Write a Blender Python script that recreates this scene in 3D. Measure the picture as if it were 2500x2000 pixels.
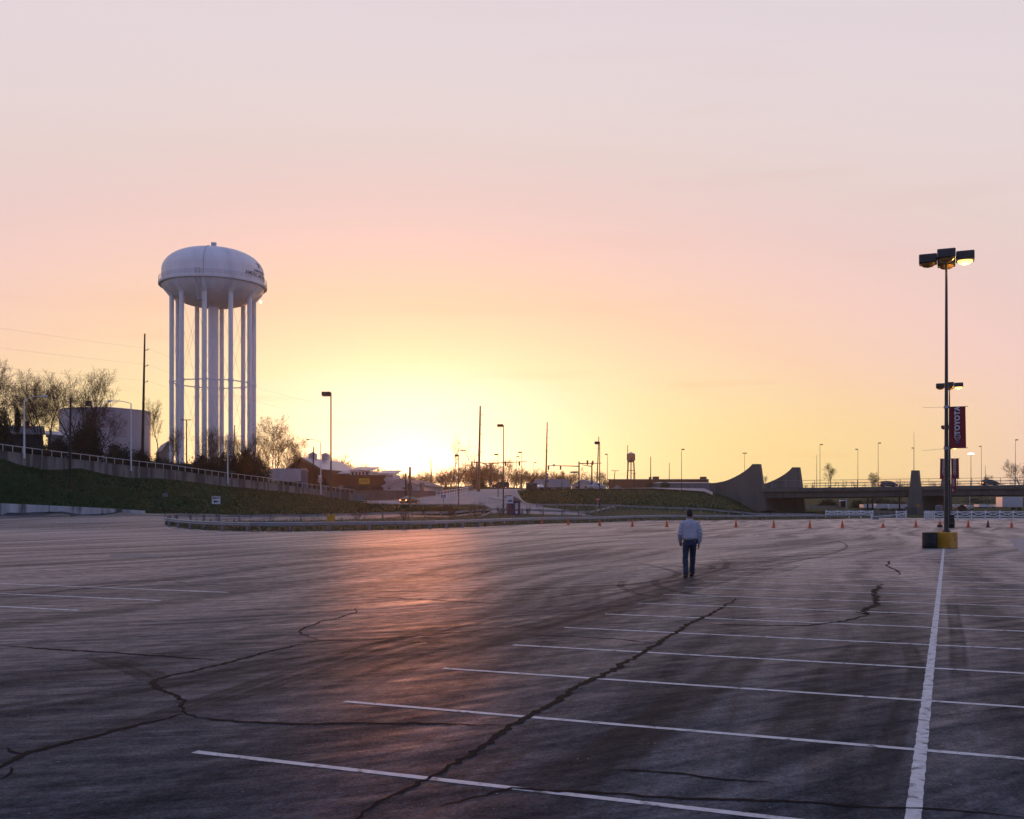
import bpy, math, random, bmesh
import numpy as np
from mathutils import Vector, Matrix, noise as mnoise

for o in list(bpy.data.objects):
    bpy.data.objects.remove(o, do_unlink=True)
sc = bpy.context.scene
col = sc.collection
R = math.radians
rnd = random.Random(7)

# ------------------------------------------------------------------ camera
CAMZ, HOR, F = 1.8, 1241.0, 2500.0       # eye height, horizon row and focal length in photo pixels
cam_d = bpy.data.cameras.new('camera')
cam = bpy.data.objects.new('camera', cam_d)
col.objects.link(cam)
cam.location = (0, 0, CAMZ)
cam.rotation_euler = (R(90), 0, 0)
cam_d.sensor_width = 36
cam_d.lens = 36
cam_d.shift_y = (HOR - 1000) / 2500
cam_d.clip_start = 0.1
cam_d.clip_end = 9000
sc.camera = cam
sc.render.resolution_x, sc.render.resolution_y = 1024, 819

# ------------------------------------------------------------------ light
SUN_AZ = math.atan2(-250, 2500)          # left of the view axis
SUN_EL = R(2.1)
sun_dir = Vector((math.sin(SUN_AZ) * math.cos(SUN_EL), math.cos(SUN_AZ) * math.cos(SUN_EL), math.sin(SUN_EL)))
sd = bpy.data.lights.new('sun', 'SUN')
sd.energy = 1.0
sd.angle = R(9.0)
sd.color = (1.0, 0.32, 0.10)
so = bpy.data.objects.new('sun', sd)
col.objects.link(so)
so.rotation_euler = (-sun_dir).to_track_quat('-Z', 'Y').to_euler()
so.location = (0, 0, 60)

world = bpy.data.worlds.new('World')
sc.world = world
world.use_nodes = True
nt = world.node_tree
for n in list(nt.nodes):
    nt.nodes.remove(n)


def N(tree, kind, **kw):
    n = tree.nodes.new(kind)
    for k, v in kw.items():
        setattr(n, k, v)
    return n


def ramp(tree, stops, interp='EASE'):
    r = N(tree, 'ShaderNodeValToRGB')
    cr = r.color_ramp
    cr.interpolation = interp
    while len(cr.elements) < len(stops):
        cr.elements.new(0.5)
    for e, (p, c) in zip(cr.elements, stops):
        e.position = p
        e.color = (*c, 1) if len(c) == 3 else c
    return r


def srgb(r, g, b):
    f = lambda v: (v / 255 / 12.92) if v / 255 <= .04045 else ((v / 255 + .055) / 1.055) ** 2.4
    return (f(r), f(g), f(b))


def math_n(tree, op, a, b=None, c=None, clamp=False):
    m = N(tree, 'ShaderNodeMath', operation=op, use_clamp=clamp)
    for i, v in enumerate((a, b, c)):
        if v is None:
            continue
        if isinstance(v, (int, float)):
            m.inputs[i].default_value = v
        else:
            tree.links.new(v, m.inputs[i])
    return m.outputs[0]


def mixc(tree, fac, a, b, blend='MIX'):
    m = N(tree, 'ShaderNodeMix', data_type='RGBA', blend_type=blend)
    for i, v in ((0, fac), (6, a), (7, b)):
        if isinstance(v, (int, float)):
            m.inputs[i].default_value = v
        elif isinstance(v, (tuple, list)):
            m.inputs[i].default_value = (*v, 1) if len(v) == 3 else v
        else:
            tree.links.new(v, m.inputs[i])
    return m.outputs[2]


def build_sky():
    L = nt.links.new
    tc = N(nt, 'ShaderNodeTexCoord')
    nrm = N(nt, 'ShaderNodeVectorMath', operation='NORMALIZE')
    L(tc.outputs['Generated'], nrm.inputs[0])
    sep = N(nt, 'ShaderNodeSeparateXYZ')
    L(nrm.outputs[0], sep.inputs[0])
    el = math_n(nt, 'MAXIMUM', sep.outputs[2], 0.0)                # sine of elevation
    # twilight colours by distance from the sun; the bands lie flatter along the horizon than upward
    sq = N(nt, 'ShaderNodeVectorMath', operation='SUBTRACT')
    L(nrm.outputs[0], sq.inputs[0])
    sq.inputs[1].default_value = sun_dir

    def dist(sx):
        sc_ = N(nt, 'ShaderNodeVectorMath', operation='MULTIPLY')
        L(sq.outputs[0], sc_.inputs[0])
        sc_.inputs[1].default_value = (sx, sx, 1.0)
        ln = N(nt, 'ShaderNodeVectorMath', operation='LENGTH')
        L(sc_.outputs[0], ln.inputs[0])
        return ln.outputs['Value']
    band = ramp(nt, [(0.0, srgb(255, 244, 214)), (0.064, srgb(252, 244, 224)), (0.104, srgb(252, 236, 190)), (0.130, srgb(253, 226, 184)),
                     (0.168, srgb(253, 214, 184)), (0.216, srgb(249, 210, 199)), (0.25, srgb(240, 208, 203)), (0.29, srgb(234, 212, 208)),
                     (0.324, srgb(233, 216, 215)), (0.384, srgb(231, 217, 221)), (0.464, srgb(226, 215, 223)), (0.51, srgb(215, 205, 222)),
                     (0.70, srgb(152, 160, 203)), (1.0, srgb(112, 136, 194))], 'LINEAR')
    L(dist(0.37), band.inputs[0])
    low = ramp(nt, [(0.0, (1, 1, 1)), (0.04, (0.85, 0.85, 0.85)), (0.15, (0, 0, 0))])
    L(el, low.inputs[0])
    fw = ramp(nt, [(0.80, (0, 0, 0)), (0.93, (1, 1, 1))])
    dt = N(nt, 'ShaderNodeVectorMath', operation='DOT_PRODUCT')
    L(nrm.outputs[0], dt.inputs[0])
    dt.inputs[1].default_value = sun_dir
    L(dt.outputs['Value'], fw.inputs[0])
    lf = math_n(nt, 'MULTIPLY', math_n(nt, 'MULTIPLY', low.outputs[0], fw.outputs[0]), 0.95)
    bandc = mixc(nt, lf, band.outputs[0], srgb(255, 224, 150))
    a = dist(0.52)

    def lobe(width, power, colour):
        q = math_n(nt, 'POWER', math_n(nt, 'DIVIDE', a, width), power)
        g = math_n(nt, 'EXPONENT', math_n(nt, 'MULTIPLY', q, -1.0))
        return mixc(nt, 1.0, g, colour, 'MULTIPLY')
    tot = mixc(nt, 1.0, bandc, lobe(0.070, 1.9, (0.42, 0.42, 0.42)), 'ADD')
    a = dist(0.24)
    tot = mixc(nt, 1.0, tot, lobe(0.040, 1.6, (0.75, 0.50, 0.24)), 'ADD')
    a = dist(0.75)
    tot = mixc(nt, 1.0, tot, lobe(0.026, 1.5, (1.5, 1.0, 0.45)), 'ADD')
    # thin drawn-out cloud streaks low over the horizon
    mp = N(nt, 'ShaderNodeMapping')
    mp.inputs['Scale'].default_value = (3.0, 3.0, 34.0)
    L(nrm.outputs[0], mp.inputs[0])
    nz = N(nt, 'ShaderNodeTexNoise')
    nz.inputs['Scale'].default_value = 1.3
    nz.inputs['Detail'].default_value = 4
    L(mp.outputs[0], nz.inputs['Vector'])
    cl = ramp(nt, [(0.55, (0, 0, 0)), (0.78, (1, 1, 1))])
    L(nz.outputs['Fac'], cl.inputs[0])
    lowmask = ramp(nt, [(0.02, (1, 1, 1)), (0.2, (0.15, 0.15, 0.15)), (0.5, (0.05, 0.05, 0.05))])
    L(el, lowmask.inputs[0])
    cf = math_n(nt, 'MULTIPLY', cl.outputs[0], lowmask.outputs[0])
    cf = math_n(nt, 'MULTIPLY', cf, 1.0)
    tint = mixc(nt, 1.0, tot, srgb(246, 222, 220), 'MULTIPLY')
    tot = mixc(nt, cf, tot, tint)
    bg = N(nt, 'ShaderNodeBackground')
    L(tot, bg.inputs[0])
    bg.inputs[1].default_value = 0.96
    sky = N(nt, 'ShaderNodeTexSky', sky_type='NISHITA', sun_disc=False)
    sky.sun_elevation = SUN_EL
    sky.sun_rotation = SUN_AZ
    sky.dust_density = 3.0
    bg2 = N(nt, 'ShaderNodeBackground')
    L(sky.outputs[0], bg2.inputs[0])
    bg2.inputs[1].default_value = 0.006
    add = N(nt, 'ShaderNodeAddShader')
    L(bg.outputs[0], add.inputs[0])
    L(bg2.outputs[0], add.inputs[1])
    out = N(nt, 'ShaderNodeOutputWorld')
    L(add.outputs[0], out.inputs[0])


build_sky()
sc.view_settings.view_transform = 'Standard'
sc.view_settings.look = 'None'
sc.view_settings.exposure = 0.0
sc.view_settings.gamma = 1.0
sc.view_settings.use_curve_mapping = False

# ------------------------------------------------------------------ helpers


def P(px, py, Y):
    return Vector(((px - 1250) / F * Y, Y, CAMZ + (HOR - py) / F * Y))


def XY(px, Y):
    return ((px - 1250) / F * Y, Y)


def S(n, Y):
    return n * Y / F


MATS = {}


def mat(name, color, rough=0.75, metal=0.0, var=0.18, scale=1.5, streak=False, bump=0.0, bscale=40.0,
        spec=0.5, emit=None, estr=0.0, second=None, sscale=0.6, sthr=0.55):
    """a procedural surface: base colour broken up by two scales of noise, optional stains and relief"""
    if name in MATS:
        return MATS[name]
    m = bpy.data.materials.new(name)
    m.use_nodes = True
    t = m.node_tree
    b = t.nodes['Principled BSDF']
    L = t.links.new
    geo = N(t, 'ShaderNodeNewGeometry')
    vec = geo.outputs['Position']
    if streak:
        mp = N(t, 'ShaderNodeMapping')
        mp.inputs['Scale'].default_value = (1, 1, 0.12)
        L(vec, mp.inputs[0])
        vec = mp.outputs[0]
    n1 = N(t, 'ShaderNodeTexNoise')
    n1.inputs['Scale'].default_value = scale
    n1.inputs['Detail'].default_value = 6
    n1.inputs['Roughness'].default_value = 0.65
    L(vec, n1.inputs['Vector'])
    r = ramp(t, [(0.25, tuple(c * (1 - var * 1.3) for c in color)), (0.5, color),
                 (0.78, tuple(min(1, c * (1 + var)) for c in color))], 'LINEAR')
    L(n1.outputs['Fac'], r.inputs[0])
    colr = r.outputs[0]
    if second is not None:
        n2 = N(t, 'ShaderNodeTexNoise')
        n2.inputs['Scale'].default_value = sscale
        n2.inputs['Detail'].default_value = 5
        L(vec, n2.inputs['Vector'])
        r2 = ramp(t, [(sthr - 0.06, (0, 0, 0)), (sthr + 0.08, (1, 1, 1))])
        L(n2.outputs['Fac'], r2.inputs[0])
        colr = mixc(t, r2.outputs[0], colr, second)
    L(colr, b.inputs['Base Color'])
    b.inputs['Roughness'].default_value = rough
    b.inputs['Metallic'].default_value = metal
    b.inputs['Specular IOR Level'].default_value = spec
    if bump:
        n3 = N(t, 'ShaderNodeTexNoise')
        n3.inputs['Scale'].default_value = bscale
        n3.inputs['Detail'].default_value = 3
        L(geo.outputs['Position'], n3.inputs['Vector'])
        bp = N(t, 'ShaderNodeBump')
        bp.inputs['Strength'].default_value = bump
        bp.inputs['Distance'].default_value = 0.02
        L(n3.outputs['Fac'], bp.inputs['Height'])
        L(bp.outputs[0], b.inputs['Normal'])
    if emit:
        b.inputs['Emission Color'].default_value = (*emit, 1)
        b.inputs['Emission Strength'].default_value = estr
    MATS[name] = m
    return m


class MB:
    """collects shapes and links them as ONE mesh object"""

    def __init__(s):
        s.v, s.f = [], []

    def add(s, vs, fs):
        o = len(s.v)
        s.v += [tuple(v) for v in vs]
        s.f += [tuple(i + o for i in f) for f in fs]
        return s

    def box(s, c, d, rz=0.0, bev=0.0, M=None):
        hx, hy, hz = d[0] / 2, d[1] / 2, d[2] / 2
        if bev:
            b = min(bev, hx * .9, hy * .9, hz * .9)
            pts, fs = [], []
            ring = [(hx - b, hy), (hx, hy - b), (hx, -hy + b), (hx - b, -hy), (-hx + b, -hy), (-hx, -hy + b), (-hx, hy - b), (-hx + b, hy)]
            inner = [(x - math.copysign(b, x) * .8, y - math.copysign(b, y) * .8) for x, y in ring]
            for rr, z in ((inner, -hz), (ring, -hz + b), (ring, hz - b), (inner, hz)):
                pts += [(x, y, z) for x, y in rr]
            for k in range(3):
                for i in range(8):
                    j = (i + 1) % 8
                    fs.append((k * 8 + j, k * 8 + i, (k + 1) * 8 + i, (k + 1) * 8 + j))
            fs.append(tuple(range(8)))
            fs.append(tuple(range(31, 23, -1)))
        else:
            pts = [(x, y, z) for z in (-hz, hz) for x, y in ((-hx, -hy), (hx, -hy), (hx, hy), (-hx, hy))]
            fs = [(3, 2, 1, 0), (4, 5, 6, 7), (0, 1, 5, 4), (1, 2, 6, 5), (2, 3, 7, 6), (3, 0, 4, 7)]
        m = Matrix.Rotation(rz, 4, 'Z') if M is None else M
        c = Vector(c)
        return s.add([c + m.to_3x3() @ Vector(p) for p in pts], fs)

    def cyl(s, p0, p1, r0, r1=None, n=10, caps=True):
        r1 = r0 if r1 is None else r1
        p0, p1 = Vector(p0), Vector(p1)
        d = (p1 - p0)
        if d.length < 1e-6:
            return s
        d.normalize()
        a = d.orthogonal().normalized()
        b = d.cross(a)
        vs = []
        for p, r in ((p0, r0), (p1, r1)):
            for i in range(n):
                t = 2 * math.pi * i / n
                vs.append(p + a * (math.cos(t) * r) + b * (math.sin(t) * r))
        fs = [(i, (i + 1) % n, n + (i + 1) % n, n + i) for i in range(n)]
        if caps:
            fs += [tuple(range(n - 1, -1, -1)), tuple(range(n, 2 * n))]
        return s.add(vs, fs)

    def tube(s, path, r, n=6, caps=True):
        path = [Vector(p) for p in path]
        rs = r if isinstance(r, (list, tuple)) else [r] * len(path)
        vs, fs = [], []
        ref = None
        for k, p in enumerate(path):
            d = (path[min(k + 1, len(path) - 1)] - path[max(k - 1, 0)]).normalized()
            a = d.orthogonal().normalized() if ref is None else (ref - d * ref.dot(d)).normalized()
            ref = a
            b = d.cross(a)
            for i in range(n):
                t = 2 * math.pi * i / n
                vs.append(p + a * (math.cos(t) * rs[k]) + b * (math.sin(t) * rs[k]))
        for k in range(len(path) - 1):
            for i in range(n):
                j = (i + 1) % n
                fs.append((k * n + i, k * n + j, (k + 1) * n + j, (k + 1) * n + i))
        if caps:
            fs += [tuple(range(n - 1, -1, -1)), tuple(range((len(path) - 1) * n, len(path) * n))]
        return s.add(vs, fs)

    def lathe(s, prof, n=32, c=(0, 0, 0)):
        vs, fs = [], []
        for r, z in prof:
            for i in range(n):
                t = 2 * math.pi * i / n
                vs.append((c[0] + r * math.cos(t), c[1] + r * math.sin(t), c[2] + z))
        for k in range(len(prof) - 1):
            for i in range(n):
                j = (i + 1) % n
                fs.append((k * n + i, k * n + j, (k + 1) * n + j, (k + 1) * n + i))
        if prof[0][0] > 1e-4:
            fs.append(tuple(range(n - 1, -1, -1)))
        if prof[-1][0] > 1e-4:
            fs.append(tuple(range((len(prof) - 1) * n, len(prof) * n)))
        return s.add(vs, fs)

    def prism(s, poly, d):
        """polygon (3D points, one plane) pushed along the vector d"""
        n = len(poly)
        d = Vector(d)
        vs = [Vector(p) for p in poly] + [Vector(p) + d for p in poly]
        fs = [(i, (i + 1) % n, n + (i + 1) % n, n + i) for i in range(n)]
        fs += [tuple(range(n - 1, -1, -1)), tuple(range(n, 2 * n))]
        return s.add(vs, fs)

    def sweep(s, path, prof, closed=True):
        """profile of (offset sideways, up) carried along a ground path; sides stay level"""
        path = [Vector(p) for p in path]
        n = len(prof)
        vs, fs = [], []
        for k, p in enumerate(path):
            d = path[min(k + 1, len(path) - 1)] - path[max(k - 1, 0)]
            side = Vector((d.y, -d.x, 0)).normalized()
            for o, u in prof:
                vs.append(p + side * o + Vector((0, 0, u)))
        for k in range(len(path) - 1):
            for i in range(n if closed else n - 1):
                j = (i + 1) % n
                fs.append((k * n + i, (k + 1) * n + i, (k + 1) * n + j, k * n + j))
        if closed:
            fs += [tuple(range(n)), tuple(range(len(path) * n - 1, (len(path) - 1) * n - 1, -1))]
        return s.add(vs, fs)

    def build(s, name, m, parent=None, smooth=True, world=False, loc=None, fix=True):
        me = bpy.data.meshes.new(name)
        vs = s.v
        if world and parent is not None:
            o = parent.matrix_basis.inverted()
            vs = [tuple(o @ Vector(v)) for v in vs]
        me.from_pydata(vs, [], s.f)
        if fix:
            bm = bmesh.new()
            bm.from_mesh(me)
            bmesh.ops.recalc_face_normals(bm, faces=bm.faces)
            bm.to_mesh(me)
            bm.free()
        if m is not None:
            me.materials.append(m)
        if smooth:
            me.polygons.foreach_set('use_smooth', [True] * len(me.polygons))
            me.set_sharp_from_angle(angle=R(38))
        ob = bpy.data.objects.new(name, me)
        col.objects.link(ob)
        ob.parent = parent
        if loc is not None:
            ob.location = loc
        return ob


def tag(o, label, cat, group=None, kind=None):
    if label:
        o['label'] = label
    if cat:
        o['category'] = cat
    if group:
        o['group'] = group
    if kind:
        o['kind'] = kind
    return o


def thing(name, label, cat, loc=(0, 0, 0), rz=0.0, group=None):
    o = bpy.data.objects.new(name, None)
    o.empty_display_size = 0.3
    col.objects.link(o)
    o.location = loc
    o.rotation_euler = (0, 0, rz)
    o.matrix_basis = Matrix.Translation(Vector(loc)) @ Matrix.Rotation(rz, 4, 'Z')
    return tag(o, label, cat, group)


KIDS = {}


def kids_of(o):
    return [c for c in bpy.data.objects if c.parent == o]


def copy_tree(o, parent=None, loc=None, rz=None, label=None, scale=None):
    c = o.copy()
    col.objects.link(c)
    c.parent = parent
    if parent is None:
        if label:
            c['label'] = label
        if loc is not None:
            c.location = loc
        if rz is not None:
            c.rotation_euler = (0, 0, rz)
        if scale is not None:
            c.scale = scale if isinstance(scale, (tuple, list)) else (scale,) * 3
    for ch in (KIDS.get(o.name) or kids_of(o)):
        copy_tree(ch, c)
    return c


def remember(o):
    """cache the children of a prototype so copying it stays quick"""
    ks = kids_of(o)
    KIDS[o.name] = ks
    for k in ks:
        remember(k)


def text_mesh(s, size, m, name, parent, mtx, extrude=0.006, bold=0.0, spacing=1.0):
    cu = bpy.data.curves.new(name, 'FONT')
    cu.body = s
    cu.size = size
    cu.align_x = 'CENTER'
    cu.align_y = 'CENTER'
    cu.extrude = extrude
    cu.offset = bold
    cu.space_character = spacing
    cu.resolution_u = 3
    ob = bpy.data.objects.new(name, cu)
    col.objects.link(ob)
    bpy.context.view_layer.update()
    me = bpy.data.meshes.new_from_object(ob.evaluated_get(bpy.context.evaluated_depsgraph_get()))
    bpy.data.objects.remove(ob, do_unlink=True)
    bpy.data.curves.remove(cu)
    me.name = name
    me.materials.clear()
    me.materials.append(m)
    if callable(mtx):
        for v in me.vertices:
            v.co = mtx(v.co)
    else:
        me.transform(mtx)
    o = bpy.data.objects.new(name, me)
    col.objects.link(o)
    o.parent = parent
    return o


# upright lettering facing the viewer (-Y): glyph x -> X, glyph y -> Z, glyph z -> -Y
def facing(loc, rz=0.0, roll=0.0):
    return Matrix.Translation(Vector(loc)) @ Matrix.Rotation(rz, 4, 'Z') @ Matrix.Rotation(R(90), 4, 'X') @ Matrix.Rotation(roll, 4, 'Z')


# ------------------------------------------------------------------ terrain
PROFILES = [  # view-ray column (photo px) : (distance, height) along it
    (-900, [(85, 0), (106, 1.0), (108, 2.2), (119, 8.6), (124, 9), (250, 13), (500, 16), (3500, 20)]),
    (0, [(85, 0), (112, 1.04), (113.5, 2.2), (124, 7.85), (129, 8.4), (250, 13), (500, 16), (3500, 20)]),
    (200, [(85, 0), (118, 1.05), (119.5, 1.75), (138, 7.1), (143, 7.7), (250, 13), (500, 16), (3500, 20)]),
    (360, [(85, 0), (125, 1.05), (126.5, 1.3), (153, 6.5), (158, 7.4), (170, 9), (250, 12.9), (500, 16), (3500, 20)]),
    (560, [(80, 0), (100, 0.1), (117, 0.32), (130, 0.95), (172, 5.5), (177, 6.2), (250, 12.7), (400, 14), (3500, 20)]),
    (660, [(80, 0), (100, 0.1), (118, 0.32), (131, 1.0), (182, 4.9), (188, 5.6), (225, 7.5), (260, 9.5), (400, 13), (3500, 20)]),
    (740, [(80, 0), (100, 0.1), (120, 0.3), (132, 1.0), (192, 4.4), (197, 4.9), (240, 6), (400, 11.5), (3500, 20)]),
    (865, [(80, 0), (100, 0.1), (122, 0.35), (133, 1.0), (212, 3.35), (218, 3.6), (250, 5), (400, 10.5), (3500, 20)]),
    (1000, [(85, 0), (105, 0.1), (124, 0.35), (133, 0.95), (190, 2.55), (235, 4.6), (270, 5.4), (400, 10.5), (3500, 20)]),
    (1090, [(90, 0), (110, 0.1), (130, 0.4), (140, 0.8), (190, 2.9), (235, 5.4), (270, 6.2), (400, 10.5), (3500, 20)]),
    (1180, [(95, 0), (115, 0.1), (135, 0.6), (250, 6.4), (300, 7.1), (400, 10.5), (3500, 20)]),
    (1260, [(100, 0), (120, 0.1), (140, 0.7), (176, 2.2), (225, 5.6), (250, 6.5), (300, 7.1), (400, 10), (3500, 20)]),
    (1310, [(100, 0), (125, 0.1), (142, 0.6), (173, 1.9), (180, 2.6), (232, 6.0), (255, 6.6), (300, 7.1), (400, 9.5), (3500, 20)]),
    (1450, [(110, 0), (128, 0.05), (158, 0.6), (172, 1.6), (181, 2.3), (240, 6.35), (270, 6.7), (400, 8), (3500, 20)]),
    (1600, [(120, 0), (150, 0.25), (178, 1.3), (186, 1.9), (240, 6.0), (268, 6.9), (300, 7.1), (400, 7.3), (3500, 20)]),
    (1720, [(130, 0), (150, 0.1), (182, 1.05), (190, 1.5), (272, 6.8), (300, 7.1), (400, 7.1), (3500, 20)]),
    (1785, [(135, 0), (185, 0.5), (215, 1.0), (284, 4.0), (289, 4.3), (294, 7.0), (312, 7.0), (320, 3.0), (400, 3.0), (3500, 20)]),
    (1850, [(140, 0), (190, 0.2), (255, 0.5), (288, 0.7), (330, 0.9), (400, 2.0), (540, 9), (3500, 20)]),
    (2000, [(150, 0), (190, 0.1), (290, 0.4), (330, 1.4), (400, 3.5), (540, 9), (3500, 20)]),
    (2300, [(160, 0), (290, 0.1), (330, 0.5), (400, 2.6), (540, 9), (3500, 20)]),
    (3400, [(160, 0), (290, 0.1), (330, 0.4), (400, 2.0), (540, 9), (3500, 20)]),
]
_us = np.array([(p[0] - 1250) / F for p in PROFILES])


def H(x, y):
    if y < 79:
        return 0.0
    u = min(max(x / y, _us[0]), _us[-1])
    i = int(min(max(np.searchsorted(_us, u) - 1, 0), len(_us) - 2))
    t = (u - _us[i]) / (_us[i + 1] - _us[i])

    def g(pr):
        ys = [a for a, _ in pr]
        zs = [b for _, b in pr]
        return float(np.interp(y, ys, zs))
    return g(PROFILES[i][1]) * (1 - t) + g(PROFILES[i + 1][1]) * t


def G(px, Y, up=0.0):
    x, y = XY(px, Y)
    return Vector((x, y, H(x, y) + up))


def sheet(name, rows, m, parent=None, kind='structure', zf=None, smooth=True):
    """grid of points: rows of equal length"""
    nr, nc = len(rows), len(rows[0])
    b = MB()
    b.v = [tuple(p) for r in rows for p in r]
    b.f = [(i * nc + j, i * nc + j + 1, (i + 1) * nc + j + 1, (i + 1) * nc + j) for i in range(nr - 1) for j in range(nc - 1)]
    o = b.build(name, m, parent, fix=False)
    if kind:
        o['kind'] = kind
    return o


def asphalt_material(name, tone, skid=True, rough=(0.32, 0.50)):
    m = bpy.data.materials.new(name)
    m.use_nodes = True
    t = m.node_tree
    b = t.nodes['Principled BSDF']
    L = t.links.new
    geo = N(t, 'ShaderNodeNewGeometry')
    pos = geo.outputs['Position']
    # slow warp so that driven-in streaks bend
    w = N(t, 'ShaderNodeTexNoise')
    w.inputs['Scale'].default_value = 0.03
    w.inputs['Detail'].default_value = 2
    L(pos, w.inputs['Vector'])
    ws = N(t, 'ShaderNodeVectorMath', operation='MULTIPLY_ADD')
    L(w.outputs['Color'], ws.inputs[0])
    ws.inputs[1].default_value = (14, 14, 0)
    L(pos, ws.inputs[2])

    def noise(vec, scale, det, ro=.6):
        n = N(t, 'ShaderNodeTexNoise')
        n.inputs['Scale'].default_value = scale
        n.inputs['Detail'].default_value = det
        n.inputs['Roughness'].default_value = ro
        L(vec, n.inputs['Vector'])
        return n.outputs['Fac']

    def streaks(rz, sx, sy, det, seed, ro=.62):
        mp = N(t, 'ShaderNodeMapping', vector_type='TEXTURE')
        mp.inputs['Rotation'].default_value = (0, 0, rz)
        mp.inputs['Location'].default_value = (seed, seed * 2.3, 0)
        mp.inputs['Scale'].default_value = (sx, sy, 1)
        L(ws.outputs[0], mp.inputs[0])
        return noise(mp.outputs[0], 1.0, det, ro)

    def rr(x, lo, hi, a, c):
        mr = N(t, 'ShaderNodeMapRange')
        L(x, mr.inputs[0])
        for i, v in enumerate((lo, hi, a, c)):
            mr.inputs[i + 1].default_value = v
        return mr.outputs[0]

    def mul(*xs):
        k = xs[0]
        for x in xs[1:]:
            k = math_n(t, 'MULTIPLY', k, x)
        return k
    dirr = math.atan2(0.92, 0.392)
    big = noise(pos, 0.10, 5)
    mid = noise(pos, 3.2, 8, .75)
    grain = noise(pos, 42, 5, .8)
    coarse = noise(pos, 14, 4, .7)
    agg = N(t, 'ShaderNodeTexVoronoi')
    agg.inputs['Scale'].default_value = 55
    L(pos, agg.inputs['Vector'])
    pale = rr(agg.outputs['Distance'], 0.0, 0.2, 1.9, 1.0)
    if skid:
        lanes = streaks(dirr, 22.0, 1.3, 3, 5, .5)           # broad rubbered lanes along the bays
        s1 = streaks(dirr, 5.0, 0.16, 9, 0, .7)                  # fine scuffs along the bays
        s2 = streaks(dirr - 0.62, 13.0, 0.26, 9, 11, .68)          # sweeping traffic
        s3 = streaks(dirr - 0.95, 18.0, 0.18, 8, 37, .68)
        k = mul(rr(lanes, .37, .60, .58, 1.32), rr(s1, .32, .68, .70, 1.40), rr(s2, .32, .68, .66, 1.45), rr(s3, .34, .66, .74, 1.32))
    else:
        s1 = streaks(dirr, 9.0, 0.5, 5, 0)
        k = rr(s1, .3, .7, .85, 1.15)
    k = mul(k, rr(big, .3, .7, .78, 1.25), rr(mid, .3, .7, .72, 1.3), rr(coarse, .3, .7, .58, 1.5), rr(grain, .3, .7, .42, 1.75), pale)
    c = mixc(t, 1.0, tone, k, 'MULTIPLY')
    bp = N(t, 'ShaderNodeBump')
    bp.inputs['Strength'].default_value = 0.35
    bp.inputs['Distance'].default_value = 0.010
    L(math_n(t, 'ADD', grain, math_n(t, 'MULTIPLY', coarse, 1.2)), bp.inputs['Height'])
    # rough stone below, a broken film of polished stone tops above that shines only at a flat angle
    t.nodes.remove(b)
    df = N(t, 'ShaderNodeBsdfDiffuse')
    df.inputs['Roughness'].default_value = 1.0
    L(c, df.inputs['Color'])
    L(bp.outputs[0], df.inputs['Normal'])
    gl = N(t, 'ShaderNodeBsdfAnisotropic', distribution='GGX')
    gl.inputs['Color'].default_value = (1.0, 0.90, 0.88, 1)  # slight pink put into the gloss colour for the flare-warmed sheen
    L(bp.outputs[0], gl.inputs['Normal'])
    fr = N(t, 'ShaderNodeFresnel')
    fr.inputs['IOR'].default_value = 1.085
    if skid:
        L(math_n(t, 'ADD', rr(s2, .28, .72, rough[1], rough[0]), rr(s3, .3, .7, .05, -.05)), gl.inputs['Roughness'])
        cover = mul(rr(s2, .32, .68, .26, .56), rr(s3, .34, .66, .7, 1.3), rr(lanes, .37, .6, .6, 1.15), rr(mid, .3, .7, .55, 1.45), rr(grain, .3, .7, .5, 1.5))
    else:
        gl.inputs['Roughness'].default_value = rough[1]
        cover = rr(mid, .3, .7, .25, .45)
    fac = math_n(t, 'MULTIPLY', fr.outputs[0], cover, clamp=True)
    mx = N(t, 'ShaderNodeMixShader')
    L(fac, mx.inputs[0])
    L(df.outputs[0], mx.inputs[1])
    L(gl.outputs[0], mx.inputs[2])
    L(mx.outputs[0], t.nodes['Material Output'].inputs['Surface'])
    MATS[name] = m
    return m


ASPH = asphalt_material('asphalt', (0.036, 0.040, 0.0455))
ROADM = asphalt_material('road_surface', (0.13, 0.12, 0.12), skid=False, rough=(0.5, 0.6))
GRASS = mat('grass_ground', (0.014, 0.034, 0.007), 0.95, var=0.5, scale=0.9, bump=0.9, bscale=6, second=(0.022, 0.034, 0.009), sscale=0.25, sthr=0.56, spec=0.1)
DIRT = mat('island_soil', (0.050, 0.055, 0.022), 0.95, var=0.5, scale=2.0, bump=0.8, bscale=9, second=(0.085, 0.068, 0.045), sscale=0.8, sthr=0.55, spec=0.1)
PAINT = mat('road_paint', (0.52, 0.51, 0.50), 0.65, var=0.3, scale=7, second=(0.10, 0.10, 0.105), sscale=9, sthr=0.60)
PAINTW = mat('worn_road_paint', (0.26, 0.25, 0.25), 0.7, var=0.4, scale=5, second=(0.035, 0.035, 0.04), sscale=2.5, sthr=0.48)
CRACK = mat('crack_tar', (0.005, 0.005, 0.006), 0.95, var=0.3, scale=6, spec=0.1)

LOT_EDGE = [(-900, 104), (0, 112), (360, 125), (560, 130), (860, 133), (1000, 133.5), (1100, 139), (1200, 152), (1300, 162), (1400, 158),
            (1445, 157), (1490, 148), (1560, 139), (1733, 147), (1900, 158), (2060, 170), (2150, 182), (2500, 186), (3400, 186)]
_lp = [a for a, _ in LOT_EDGE]
_ly = [b for _, b in LOT_EDGE]


def lot_edge(px):
    return float(np.interp(px, _lp, _ly))


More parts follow.
